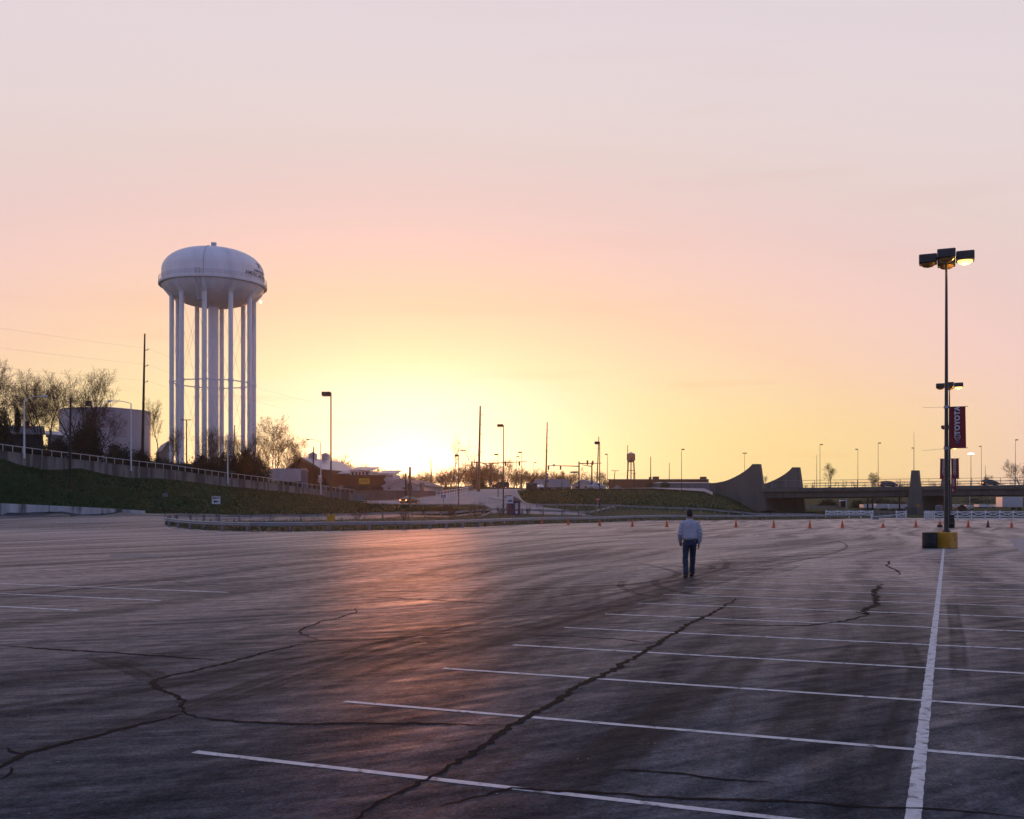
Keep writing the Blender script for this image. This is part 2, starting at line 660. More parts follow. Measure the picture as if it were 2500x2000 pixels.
def ground_and_lot():
    cols = sorted(set([-2600, -1900, -1400] + list(range(-900, 3401, 25)) + [3900, 4600, 5200]))
    ys = [-90, -30, 10, 40, 60] + list(np.arange(64, 140, 2.0)) + list(np.arange(140, 340, 3.0)) + list(np.geomspace(340, 1500, 30))
    rows = []
    for y in ys:
        yy = max(y, 60)
        row = []
        for p in cols:
            x = (p - 1250) / F * yy
            row.append((x, y, H(x, y) - 0.09 + (0.06 * mnoise.noise((x * .13, y * .13, 0)) if y > 135 else 0)))
        rows.append(row)
    sheet('ground', rows, GRASS)
    cols2 = list(range(-900, 3401, 50))
    rows = []
    ts = [0, .05, .1, .16, .22, .28, .34, .4, .46, .52] + list(np.linspace(.56, 1, 26))
    for t in ts:
        row = []
        for p in cols2:
            e = lot_edge(p)
            y = -60 + (e + 60) * t
            x = (p - 1250) / F * max(y, 60)
            row.append((x, y, H(x, y)))
        rows.append(row)
    return sheet('parking_lot', rows, ASPH)


LOT = ground_and_lot()

# ------------------------------------------------------------------ markings, cracks and wear on the lot
def ribbon(pts, width, up, m, name, parent, jit=0.0, step=0.25, taper=False, seed=1):
    rg = random.Random(seed)
    pts = [Vector((p[0], p[1])) for p in pts]
    dense = []
    for a, b_ in zip(pts, pts[1:]):
        n = max(1, int((b_ - a).length / step))
        dense += [a.lerp(b_, i / n) for i in range(n)]
    dense.append(pts[-1])
    vs, n = [], len(dense)
    for k, p in enumerate(dense):
        d = (dense[min(k + 1, n - 1)] - dense[max(k - 1, 0)]).normalized()
        s_ = Vector((d.y, -d.x))
        w = width * (1 + rg.uniform(-jit, jit)) / 2
        if taper:
            w *= 0.25 + 0.75 * min(1, 5 * min(k, n - 1 - k) / n)
        c = p + s_ * rg.uniform(-jit, jit) * width * (0.9 if taper else 0.1)
        for q in (c - s_ * w, c + s_ * w):
            vs.append((q.x, q.y, H(q.x, q.y) + up))
    b = MB()
    b.add(vs, [(2 * k, 2 * k + 1, 2 * k + 3, 2 * k + 2) for k in range(n - 1)])
    return b.build(name, m, parent, fix=False)


UPB, ACR = Vector((0.392, 0.92)), Vector((0.923, -0.384))      # along the rows, along the stripes


def gpt(px, py):
    Y = CAMZ * F / (py - HOR)
    return Vector(XY(px, Y))


# row divider and bay stripes of the near double row
a0, a1 = gpt(2229, 2000), gpt(2304, 1340)
ribbon([a0 - (a1 - a0).normalized() * 9, a1], 0.088, 0.0032, PAINT, 'painted_line', LOT, jit=0.10, step=0.12, seed=3)
for k in range(-4, 22):
    l = Vector((-2.345, 7.563)) + Vector((0.786, 1.972)) * k
    ribbon([l, l + ACR * 10.05], 0.075 + 0.0035 * max(0, k), 0.0024, PAINT, 'painted_line', LOT, jit=0.08, step=0.2, seed=20 + k)
# the next double row on the left, worn
for k in range(-5, 16):
    r_ = Vector((-7.64, 18.04)) + Vector((0.79, 1.92)) * k
    ribbon([r_ - ACR * 10.0, r_], 0.13, 0.0024, PAINT if k in (0, 1, 2) else PAINTW, 'painted_line', LOT, jit=0.12, step=0.3, seed=60 + k)
for k in range(12):                                             # angled stubs along the island
    x0, y0 = 402 + k * 38, 1290 + min(k, 4) * 1.6
    p0, p1 = gpt(x0, y0), gpt(x0 + 24 - k * .6, y0 + 5)
    ribbon([p0, p1], 0.10, 0.004, PAINT, 'painted_line', LOT, jit=0.1, seed=90 + k)
for k in range(9):
    p0, p1 = gpt(2480 - k * 3 - 40 * k, 1352 + k * 3), gpt(2530 - 40 * k, 1354 + k * 3)
for (x0, y0, x1, y1) in ((120, 1330, 520, 1316), (60, 1318, 420, 1308), (560, 1316, 800, 1306)):
    ribbon([gpt(x0, y0), gpt(x1, y1)], 0.07, 0.004, PAINT, 'painted_line', LOT, jit=0.15, seed=x0)


def z5(l):
    return [gpt(x / 1.725, 1200 + y / 1.725) for x, y in l]


def z6(l):
    return [gpt(1250 + x / 1.725, 1200 + y / 1.725) for x, y in l]


def wob(l, amp, seed):
    """a crack wanders between its traced points"""
    rg = random.Random(seed)
    out = []
    for a, b_ in zip(l, l[1:]):
        n = max(1, int((b_ - a).length / 0.22))
        for i in range(n):
            q = a.lerp(b_, i / n)
            out.append(q + Vector((rg.gauss(0, amp), rg.gauss(0, amp))) * (1 if i else .3))
    return out + [l[-1]]


CR = [
    (0.050, z5([(-60, 1195), (0, 1165), (40, 1145), (95, 1108), (200, 1078), (350, 1042), (480, 1010), (620, 975), (700, 955), (775, 935)])),
    (0.062, z5([(775, 935), (765, 905), (780, 885), (745, 858), (690, 840), (650, 820), (642, 805), (660, 792), (720, 775), (800, 760), (880, 740),
                (1000, 710), (1110, 680), (1220, 655), (1345, 628)])),
    (0.034, z5([(1345, 628), (1300, 612), (1268, 600), (1262, 590), (1280, 575), (1320, 562), (1350, 548), (1412, 538), (1500, 510), (1503, 490)])),
    (0.030, z5([(775, 935), (830, 952), (900, 962), (1000, 970), (1150, 978), (1300, 980), (1500, 977), (1750, 976), (1900, 982), (2145, 985)])),
    (0.032, z5([(0, 650), (120, 658), (300, 670), (480, 680), (700, 695), (960, 712)])),
    (0.058, z6([(945, 450), (900, 480), (850, 510), (800, 535), (740, 560), (700, 590), (640, 625), (590, 655), (545, 680), (480, 715), (455, 742),
                (390, 765), (330, 795), (240, 850), (150, 905), (50, 960), (0, 985)]) + z5([(2145, 1000), (2050, 1060), (1960, 1120), (1815, 1200), (1700, 1260),
                                                                                          (1600, 1310), (1510, 1370), (1440, 1420)])),
    (0.035, z6([(780, 558), (900, 562), (1100, 566), (1250, 565), (1350, 553), (1430, 538), (1500, 520)])),
    (0.090, z6([(1440, 505), (1500, 520), (1480, 505), (1530, 480), (1535, 450), (1530, 420), (1550, 390)])),
    (0.022, z5([(1345, 628), (1500, 632), (1700, 634), (1900, 640)])),
    (0.020, z6([(390, 1170), (560, 1180), (700, 1190), (900, 1215), (1100, 1228)])),
    (0.022, z6([(-300, 1330), (0, 1250), (300, 1268), (600, 1290), (880, 1300), (1200, 1308), (1500, 1330), (1800, 1340), (2156, 1375)])),
    (0.020, z6([(0, 603), (250, 612), (420, 620), (600, 640)])),
    (0.030, z6([(1100, 335), (1150, 325), (1210, 315), (1170, 330), (1120, 340)])),
    (0.06, z6([(1590, 290), (1580, 315), (1615, 330), (1640, 352)])),
    (0.035, z5([(1500, 440), (1700, 452), (1900, 462), (2150, 478)])),
    (0.03, z5([(1400, 330), (1650, 345), (1850, 355), (2150, 385)])),
    (0.018, z5([(95, 1108), (40, 1095), (30, 1080)])), (0.015, z5([(50, 1160), (48, 1185), (0, 1215)])),
    (0.06, z6([(1700, 160), (1800, 175), (1900, 150), (2020, 165), (2060, 150)])),
]
for i, (w, l) in enumerate(CR):
    _d = l[-1] - l[0]
    w *= 1.15 + 1.3 * abs(_d.x) / (_d.length + 1e-6)
    ribbon(wob(l, w * 0.22, i), w * 0.74, 0.0042, CRACK, 'crack', LOT, jit=0.42, step=0.07, taper=True, seed=i)


def rubber_material():
    m = bpy.data.materials.new('tyre_rubber_mark')
    m.use_nodes = True
    t = m.node_tree
    b = t.nodes['Principled BSDF']
    b.inputs['Base Color'].default_value = (0.010, 0.010, 0.011, 1)
    b.inputs['Roughness'].default_value = 0.8
    b.inputs['Specular IOR Level'].default_value = 0.2
    geo = N(t, 'ShaderNodeNewGeometry')
    n = N(t, 'ShaderNodeTexNoise')
    n.inputs['Scale'].default_value = 1.1
    n.inputs['Detail'].default_value = 8
    n.inputs['Roughness'].default_value = 0.8
    t.links.new(geo.outputs['Position'], n.inputs['Vector'])
    r = ramp(t, [(0.34, (0.22, 0.22, 0.22)), (0.66, (0.85, 0.85, 0.85))], 'LINEAR')
    t.links.new(n.outputs['Fac'], r.inputs[0])
    at = N(t, 'ShaderNodeAttribute', attribute_name='worn')
    t.links.new(math_n(t, 'MULTIPLY', r.outputs[0], at.outputs['Fac']), b.inputs['Alpha'])
    return m


def skid(pts, width, up, name, parent, seed):
    """a rubber mark that thins out to both sides and at both ends"""
    rg = random.Random(seed)
    pr = [(-1, 0), (-.62, .75), (-.2, .55), (.2, .6), (.62, .8), (1, 0)]
    vs, fs, at = [], [], []
    n = len(pts)
    for k, p in enumerate(pts):
        d = (pts[min(k + 1, n - 1)] - pts[max(k - 1, 0)]).normalized()
        s_ = Vector((d.y, -d.x))
        e = min(1, 4.5 * min(k, n - 1 - k) / n) * rg.uniform(.75, 1)
        for o, w in pr:
            q = p + s_ * (o * width / 2)
            vs.append((q.x, q.y, H(q.x, q.y) + up))
            at.append(w * e)
    m_ = len(pr)
    for k in range(n - 1):
        for i in range(m_ - 1):
            fs.append((k * m_ + i, k * m_ + i + 1, (k + 1) * m_ + i + 1, (k + 1) * m_ + i))
    ob = MB().add(vs, fs).build(name, RUB, parent, fix=False)
    a = ob.data.attributes.new('worn', 'FLOAT', 'POINT')
    a.data.foreach_set('value', at)
    return ob


RUB = rubber_material()


def arc(c, r, a0_, a1_, n=26, ex=1.0, rot=0.0):
    out = []
    for i in range(n + 1):
        a = a0_ + (a1_ - a0_) * i / n
        p = Vector((math.cos(a) * r * ex, math.sin(a) * r))
        p.rotate(Matrix.Rotation(rot, 2))
        out.append(Vector(c) + p)
    return out


man_xy = gpt(1685, 1411)
marks = [z6([(430, 296), (520, 300), (600, 315), (660, 330), (698, 345), (680, 360), (600, 378), (480, 395), (330, 420), (120, 455), (0, 480)]),
         z6([(880, 280), (905, 300), (890, 325), (800, 350), (640, 385), (460, 425), (250, 480), (60, 540)]),
         z6([(1300, 240), (1100, 290), (900, 345), (700, 400), (500, 455), (300, 510), (80, 570)]) + z5([(2000, 610), (1700, 690), (1400, 790), (1100, 890)]),
         z6([(1340, 250), (1150, 300), (950, 355), (740, 415), (540, 470), (340, 530), (120, 590)]) + z5([(2040, 640), (1760, 715), (1480, 820), (1160, 930)]),
         z5([(2156, 500), (1900, 560), (1600, 640), (1300, 730), (1000, 830), (850, 880), (600, 960), (300, 1050), (0, 1130)]),
         z5([(2156, 515), (1920, 580), (1640, 662), (1340, 755), (1040, 855), (880, 905), (620, 985)]),
         z6([(1560, 560), (1480, 660), (1400, 720), (1350, 800), (1280, 900), (1150, 1050), (1000, 1200)]),
         z6([(1850, 440), (1860, 520), (1875, 610), (1880, 720), (1900, 850)]),
         z6([(1640, 600), (1690, 700), (1700, 800), (1640, 950), (1560, 1150), (1480, 1380)]),
         z6([(1100, 560), (1000, 680), (850, 800), (650, 950), (420, 1100), (100, 1300)]),
         z6([(700, 160), (1000, 168), (1350, 185), (1690, 180)]), z6([(0, 300), (300, 260), (620, 240), (1000, 225), (1500, 215)]),
         z5([(0, 360), (300, 330), (700, 315), (1200, 300), (1500, 290)]), z5([(0, 436), (200, 425), (500, 395), (900, 360), (1300, 330)]),
         z5([(350, 690), (450, 720), (560, 760), (640, 800)]), z5([(480, 700), (600, 745), (700, 790)])]
for i, l in enumerate(marks):
    sm = []
    for k in range(len(l) - 1):                                     # smooth the trace
        a, b_, c, d = l[max(k - 1, 0)], l[k], l[k + 1], l[min(k + 2, len(l) - 1)]
        for t in (0, .25, .5, .75):
            sm.append(0.5 * ((2 * b_) + (c - a) * t + (2 * a - 5 * b_ + 4 * c - d) * t * t + (3 * b_ - a - 3 * c + d) * t ** 3))
    w = 0.24 if i not in (2, 3, 6, 9) else 0.6
    skid(sm + [l[-1]], w, 0.0008 + 0.00006 * i, 'tyre_mark', LOT, 300 + i)

rg = random.Random(12)
for i in range(34):                                                 # looser arcs left by turning cars
    c = Vector((rg.uniform(-22, 26), rg.uniform(16, 80)))
    if i < 9:
        c = man_xy + Vector((rg.uniform(-6, 6), rg.uniform(-3, 9)))
    r_ = rg.uniform(2.5, 5) if i < 9 else rg.uniform(8, 30)
    a_ = rg.uniform(0, 6.28)
    l = arc(c, r_, a_, a_ + rg.uniform(.7, 2.2) * (1 if i < 9 else .6), 26, rg.uniform(1, 2.2), rg.uniform(.6, 1.4))
    skid(l, rg.uniform(.16, .24), 0.0020 + 0.00004 * i, 'tyre_mark', LOT, 500 + i)
    if i % 2:
        skid([p + Vector((.9, .7)) for p in l], rg.uniform(.16, .24), 0.0034 + 0.00002 * i, 'tyre_mark', LOT, 600 + i)
PATCHM = asphalt_material('asphalt_patch', (0.026, 0.026, 0.030), skid=False, rough=(0.6, 0.75))
PALE = mat('concrete_patch', (0.17, 0.155, 0.15), 0.8, var=0.25, scale=2)
for nm, m, pts in (('asphalt_patch', PATCHM, [(2462, 1316), (2560, 1316), (2600, 1350), (2492, 1350)]),
                   ('concrete_patch', PALE, [(270, 1355), (330, 1352), (425, 1356), (390, 1361), (265, 1360)])):
    b = MB()
    q = [gpt(*p) for p in pts]
    b.add([(p.x, p.y, H(p.x, p.y) + 0.006) for p in q], [tuple(range(len(q)))])
    b.build(nm, m, LOT, fix=False)
b = MB()
rg = random.Random(4)
for i in range(420):                                              # loose grit on the near asphalt
    y = 4.5 + 20 * rg.random() ** 1.6
    x = rg.uniform(-.55, .55) * y
    s_ = rg.uniform(.004, .012)
    b.box((x, y, s_ * .12), (s_ * 1.5, s_, s_ * .3), rg.random() * 3)
b.build('grit', mat('grit', (0.22, 0.2, 0.19), 0.9), LOT, smooth=False)['kind'] = 'stuff'

# ------------------------------------------------------------------ island between the two guardrails
ISL = [(404, 97, 99), (440, 90, 104), (502, 84.4, 111), (608, 79.6, 117), (723, 79.6, 119.5), (865, 82.8, 124), (995, 86.5, 128), (1113, 95, 138), (1192, 101, 145),
       (1287, 112, 149), (1354, 118, 151), (1416, 122, 155), (1445, 124, 158.5), (1492, 129, 171), (1560, 136, 178), (1650, 142, 179), (1733, 145.6, 181),
       (1900, 157, 185), (2000, 164, 188), (2060, 169, 189)]


def island():
    rows = []
    px = np.arange(404, 2061, 9.0)
    yn = np.interp(px, [a for a, _, _ in ISL], [b_ for _, b_, _ in ISL])
    yf = np.interp(px, [a for a, _, _ in ISL], [c for _, _, c in ISL])
    for t in (0, .02, .06, .15, .3, .45, .6, .75, .88, .95, 1):
        row = []
        for p, a, c in zip(px, yn, yf):
            y = a - 0.7 + (c - a + 0.9) * t + (mnoise.noise((p * .08, t * 9, 3)) * .25 if t < .3 else 0)
            x = (p - 1250) / F * y
            e = math.sin(math.pi * min(1, max(0, t))) ** 0.5
            row.append((x, y, H(x, y) + 0.012 + e * (0.16 + 0.10 * mnoise.noise((x * .5, y * .5, 0)))))
        rows.append(row)
    return sheet('island_verge', rows, DIRT)


island()
# tufts of last year's grass on the verge
b = MB()
rg = random.Random(9)
for i in range(5200):
    p = rg.uniform(404, 2050)
    a = float(np.interp(p, [q[0] for q in ISL], [q[1] for q in ISL]))
    c = float(np.interp(p, [q[0] for q in ISL], [q[2] for q in ISL]))
    y = a - 0.4 + (c - a) * rg.random() ** 1.8
    x = (p - 1250) / F * y
    z = H(x, y) + 0.02
    h_ = rg.uniform(.1, .34)
    w = rg.uniform(.02, .05)
    dx, dy = rg.uniform(-.15, .15), rg.uniform(-.1, .1)
    b.add([(x - w, y, z), (x + w, y, z), (x + dx, y + dy, z + h_ + .12)], [(0, 1, 2)])
tag(b.build('verge_grass', mat('verge_blades', (0.075, 0.072, 0.03), 0.9, var=0.5, scale=.7), smooth=False, fix=False),
    'rough grass tufts growing between the two guardrails', 'grass', kind='stuff')

# ------------------------------------------------------------------ roads beyond the island
ROWS = [(132, 1170, 1500), (140, 1185, 1490), (150, 1205, 1470), (160, 1200, 1430), (168, 1185, 1385), (174, 1140, 1325), (181, 1060, 1285), (186, 960, 1276), (191, 905, 1272), (197, 885, 1269),
        (203, 900, 1266), (209, 985, 1264), (216, 1050, 1262), (226, 1095, 1259), (236, 1135, 1262), (246, 1160, 1285), (254, 1168, 1330)]
rows = []
for y, l, r_ in ROWS:
    row = []
    for i in range(25):
        p = l + (r_ - l) * i / 24
        g = G(p, y, 0.035)
        row.append(g)
    rows.append(row)
sheet('approach_road', rows, ROADM)
rows = []
for y in (254, 262, 270, 278):
    rows.append([G(p, y, 0.05 + (0.25 if p > 1500 else 0)) for p in range(1120, 1741, 20)])
sheet('cross_road', rows, ROADM)
CONC = mat('concrete_kerb', (0.30, 0.275, 0.26), 0.85, var=0.2, scale=2)


def kerb(name, pts, w=0.35, h=0.16):
    b = MB()
    b.sweep(pts, [(-w / 2, -0.3), (-w / 2, h), (w / 2, h), (w / 2, -0.3)])
    o = b.build(name, CONC)
    o['kind'] = 'structure'
    return o


kerb('kerb', [G(l, y) for y, l, r_ in ROWS if y >= 203 and y < 250], 0.4)
kerb('kerb', [G(r_, y) for y, l, r_ in ROWS if y >= 174 and y < 250], 0.4)
kerb('kerb', [G(l, y) for y, l, r_ in ROWS if y <= 191], 0.3)
# pavement along the left side of the upper road
rows = [[G(l - 26 + d, y, 0.15) for d in (0, 8, 16, 22)] for y, l, r_ in ROWS if y >= 203]
sheet('pavement', rows, CONC)
# small kerbed traffic island in the fork
tri = [(1193, 196), (1206, 203), (1232, 206), (1252, 204), (1248, 195), (1228, 189), (1206, 191)]
b = MB()
b.prism([G(p, y, -0.2) for p, y in tri], (0, 0, 0.4))
o = b.build('traffic_island', CONC)
o['kind'] = 'structure'
b = MB()
b.prism([G(p, y, 0.0) for p, y in ((1234, 202), (1250, 202), (1247, 196), (1232, 196))], (0, 0, 0.35))
b.build('planting_bed', GRASS, o)
for (x0, y0, x1, y1) in ((1160, 212, 1176, 212), (1146, 230, 1170, 231), (1195, 245, 1222, 246)):
    a, c = Vector(XY(x0, y0)), Vector(XY(x1, y1))
    ribbon([a, c], 0.35, 0.05, PAINT, 'lane_marking', bpy.data.objects['approach_road'], step=1)

# ------------------------------------------------------------------ walls and ramp
CWALL = mat('stained_concrete', (0.155, 0.148, 0.15), 0.9, var=0.35, scale=0.9, streak=True, second=(0.06, 0.058, 0.06), sscale=0.8, sthr=0.53, bump=0.3, bscale=5)
WHITEB = mat('whitewashed_block', (0.42, 0.43, 0.45), 0.9, var=0.25, scale=1.0, streak=True, second=(0.06, 0.065, 0.07), sscale=0.55, sthr=0.56)
GALV = mat('galvanised_steel', (0.30, 0.31, 0.34), 0.5, 0.35, var=0.18, scale=1.2, second=(0.28, 0.27, 0.28), sscale=.5, sthr=.6)
POSTM = mat('weathered_post', (0.22, 0.21, 0.22), 0.8, var=0.3, scale=3)
WHITE = mat('white_paint', (0.74, 0.74, 0.76), 0.55, var=0.1, scale=1.5)
DARK = mat('dark_bronze_paint', (0.030, 0.028, 0.030), 0.5, var=0.2)
BLACK = mat('black_rubber', (0.012, 0.012, 0.013), 0.6, var=0.3, scale=4)
YELL = mat('yellow_paint', (0.55, 0.27, 0.02), 0.65, var=0.25, scale=2.5, second=(0.30, 0.16, 0.03), sscale=2.2, sthr=.6)

RAILP = mat('weathered_white_rail', (0.40, 0.39, 0.40), .7, var=.2, scale=1.5)
RAMP = [(-500, 112, 9.2, 10.3), (-250, 117, 8.6, 9.7), (0, 125, 1120, 1103), (210, 140, 1147, 1127), (420, 157.5, 1171.5, 1150), (640, 180, 1197, 1178), (865, 212, 1223, 1207)]


def rampz(Y, v):
    return v if v < 100 else CAMZ + (HOR - v) / F * Y


def ramp_wall():
    t = thing('ramp_wall', 'long stained concrete ramp wall with white handrail climbing to the left above the grass bank', 'wall', P(420, 1171.5, 157.5))
    pts = []
    for i in range(len(RAMP) - 1):
        a, c = RAMP[i], RAMP[i + 1]
        for k in range(8):
            f = k / 8
            Y = a[1] + (c[1] - a[1]) * f
            p = a[0] + (c[0] - a[0]) * f
            pts.append((p, Y, rampz(a[1], a[2]) * (1 - f) + rampz(c[1], c[2]) * f, rampz(a[1], a[3]) * (1 - f) + rampz(c[1], c[3]) * f))
    a = RAMP[-1]
    pts.append((a[0], a[1], rampz(a[1], a[2]), rampz(a[1], a[3])))
    base = [Vector((*XY(p, Y), zb)) for p, Y, zb, zt in pts]
    top = [Vector((*XY(p, Y), zt)) for p, Y, zb, zt in pts]
    # wall panels with open joints
    for k in range(0, len(pts) - 1, 2):
        b = MB()
        e = min(k + 2, len(pts) - 1)
        i0, i1 = base[k], base[e]
        d = (i1 - i0).normalized()
        g = d * 0.04
        sd_ = Vector((d.y, -d.x, 0)).normalized()
        q0, q1, t0, t1 = i0 + g, i1 - g, top[k] + g, top[e] - g
        dn = Vector((0, 0, -1.2))
        vs = [q0 + dn, q1 + dn, t1, t0]
        b.add(vs + [v - sd_ * 0.4 for v in vs], [(0, 1, 2, 3), (7, 6, 5, 4), (3, 2, 6, 7), (0, 4, 5, 1), (1, 5, 6, 2), (0, 3, 7, 4)])
        cp = Vector((0, 0, .002))
        pan = b.build('wall_panel', CWALL, t, world=True, smooth=False)
    cb = MB()
    cb.sweep(top, [(-0.42, 0.003), (-0.42, 0.16), (0.06, 0.16), (0.06, 0.003)])
    cb.build('coping', CWALL, t, world=True)
    # handrail: two-line rail on posts
    L_ = [0]
    for a, c in zip(top, top[1:]):
        L_.append(L_[-1] + (c - a).length)
    n = int(L_[-1] / 1.75)
    b = MB()
    b.sweep([p + Vector((0, 0, 0.88)) for p in top], [(-.19, .02), (-.19, .12), (-.09, .12), (-.09, .02)])
    b.build('handrail', RAILP, t, world=True)
    for i in range(n + 1):
        s_ = L_[-1] * i / n
        k = min(int(np.searchsorted(L_, s_)), len(L_) - 1)
        k = max(k, 1)
        f = (s_ - L_[k - 1]) / (L_[k] - L_[k - 1])
        q = top[k - 1].lerp(top[k], f) + Vector((0, 0.13, 0.16))
        MB().box(q + Vector((0, 0, .36)), (.08, .08, .73)).build('rail_post', RAILP, t, world=True, smooth=False)
    return pts


ramp_wall()


def low_wall():
    t = thing('retaining_wall', 'low whitewashed retaining wall with black stains at the foot of the grass bank', 'wall', G(180, 117.2))
    ps = [-900, -700, -500, -350, -220, -110, 0, 60, 120, 180, 240, 300, 352]
    for a, c in zip(ps, ps[1:]):
        q = []
        for p in (a, c):
            Y = float(np.interp(p, [-900, 0, 200, 360], [104.2, 110.2, 116.4, 123.6]))
            zt = 2.45 if p < 0 else CAMZ + (HOR - float(np.interp(p, [0, 200, 352], [1229, 1238, 1247]))) / F * Y
            q.append((Vector((*XY(p, Y), 0.4)), Vector((*XY(p, Y), zt))))
        b = MB()
        g = (q[1][0] - q[0][0]).normalized() * .03
        vs = [q[0][0] + g, q[1][0] - g, q[1][1] - g, q[0][1] + g]
        b.add(vs + [v + Vector((0, .4, 0)) for v in vs], [(0, 1, 2, 3), (7, 6, 5, 4), (3, 2, 6, 7), (0, 4, 5, 1), (1, 5, 6, 2), (0, 3, 7, 4)])
        b.build('wall_block', WHITEB, t, world=True, smooth=False)


low_wall()


# ------------------------------------------------------------------ guardrails
def along(pts, step):
    pts = [Vector(p) for p in pts]
    out, acc = [pts[0]], 0.0
    L_ = [0]
    for a, c in zip(pts, pts[1:]):
        L_.append(L_[-1] + (c - a).length)
    n = max(1, int(round(L_[-1] / step)))
    res = []
    for i in range(n + 1):
        s_ = L_[-1] * i / n
        k = max(1, min(int(np.searchsorted(L_, s_)), len(L_) - 1))
        f = (s_ - L_[k - 1]) / max(1e-6, L_[k] - L_[k - 1])
        res.append(pts[k - 1].lerp(pts[k], f))
    return res


WBEAM = [(0.0, .42), (-.07, .45), (-.08, .50), (-.02, .555), (-.02, .585), (-.08, .64), (-.07, .69), (0, .72), (.015, .72), (-.05, .685), (-.055, .64), (.0, .59), (.0, .55), (-.055, .50), (-.05, .455), (.015, .42)]


def guardrail(label, pts, flip=False, step=3.6):
    """W-beam in lapped lengths on posts; the beam faces the side of travel"""
    pl = along(pts, 1.2)
    fine = along(pts, step)
    t = thing('guardrail', label, 'guardrail', fine[len(fine) // 2])
    sg = -1 if flip else 1
    prof = [(-sg * o, u) for o, u in WBEAM]
    k = 0
    n = max(2, int(round(step / 1.2)))
    while k < len(pl) - 1:
        e = min(k + n, len(pl) - 1)
        seg = pl[k:e + 1]
        d = (seg[-1] - seg[-2]).normalized()
        sdv = Vector((d.y, -d.x, 0)) * (0.012 * sg)
        seg = [s_ + Vector((0, 0, rnd.uniform(-.008, .008))) for s_ in seg]
        if e < len(pl) - 1:
            seg.append(seg[-1] + d * 0.25 + sdv)
        MB().sweep(seg, prof).build('beam', GALV, t, world=True)
        k = e
    for i, p in enumerate(fine):
        d = (fine[min(i + 1, len(fine) - 1)] - fine[max(i - 1, 0)]).normalized()
        rz = math.atan2(d.y, d.x)
        off = Vector((d.y, -d.x, 0)) * (-0.13 * sg)
        pb = MB()
        pb.box(p + off + Vector((0, 0, .22)), (.15, .2, 1.06), rz)
        pb.build('post', POSTM, t, world=True, smooth=False)
        blk = MB().box(p + off * .45 + Vector((0, 0, .57)), (.13, .11, .3), rz)
        blk.build('spacer_block', POSTM, t, world=True, smooth=False)


def rail_pts(l):
    return [G(p, Y) for p, Y in l]


near = [(463, 107.5), (425, 103.5), (408, 99.5), (404, 96.5), (410, 93.2), (440, 89.5), (502, 84), (560, 81), (608, 79.4), (660, 79.0), (723, 79.2), (795, 81), (865, 82.6), (932, 84),
        (995, 86), (1056, 89), (1113, 94), (1169, 98.5), (1213, 103.5), (1287, 112), (1354, 118), (1416, 122), (1476, 127), (1534, 132.5), (1617, 140), (1733, 146), (1900, 157.5), (2000, 165), (2114, 174)]
guardrail('near guardrail curving round the verge nose and running along the far edge of the lot', rail_pts(near))
back = [(463, 107.5), (509, 112.5), (560, 117), (660, 119), (750, 121), (865, 124.5), (995, 128.5), (1100, 137), (1192, 145), (1287, 149), (1350, 151), (1416, 155), (1445, 159), (1472, 166), (1492, 172), (1512, 178)]
guardrail('rear guardrail beside the exit road, seen from its post side behind the saplings', rail_pts(back), flip=True)
third = [(1310, 172), (1400, 173.5), (1500, 176.5), (1570, 178.5), (1640, 180), (1705, 183), (1770, 187), (1850, 191), (1930, 195), (1990, 197)]
guardrail('far guardrail at the foot of the green mound leading toward the bridge', rail_pts(third), flip=True)

# ------------------------------------------------------------------ the big water tower
TWHITE = mat('tank_paint', (0.72, 0.675, 0.69), 0.5, var=0.12, scale=0.5, streak=True, second=(0.56, 0.54, 0.57), sscale=.25, sthr=.6)
TGREY = mat('tank_detail', (0.42, 0.42, 0.46), 0.6, var=0.1)
NAVY = mat('navy_lettering', (0.03, 0.06, 0.14), 0.6)
GREYL = mat('grey_lettering', (0.08, 0.08, 0.10), 0.6)


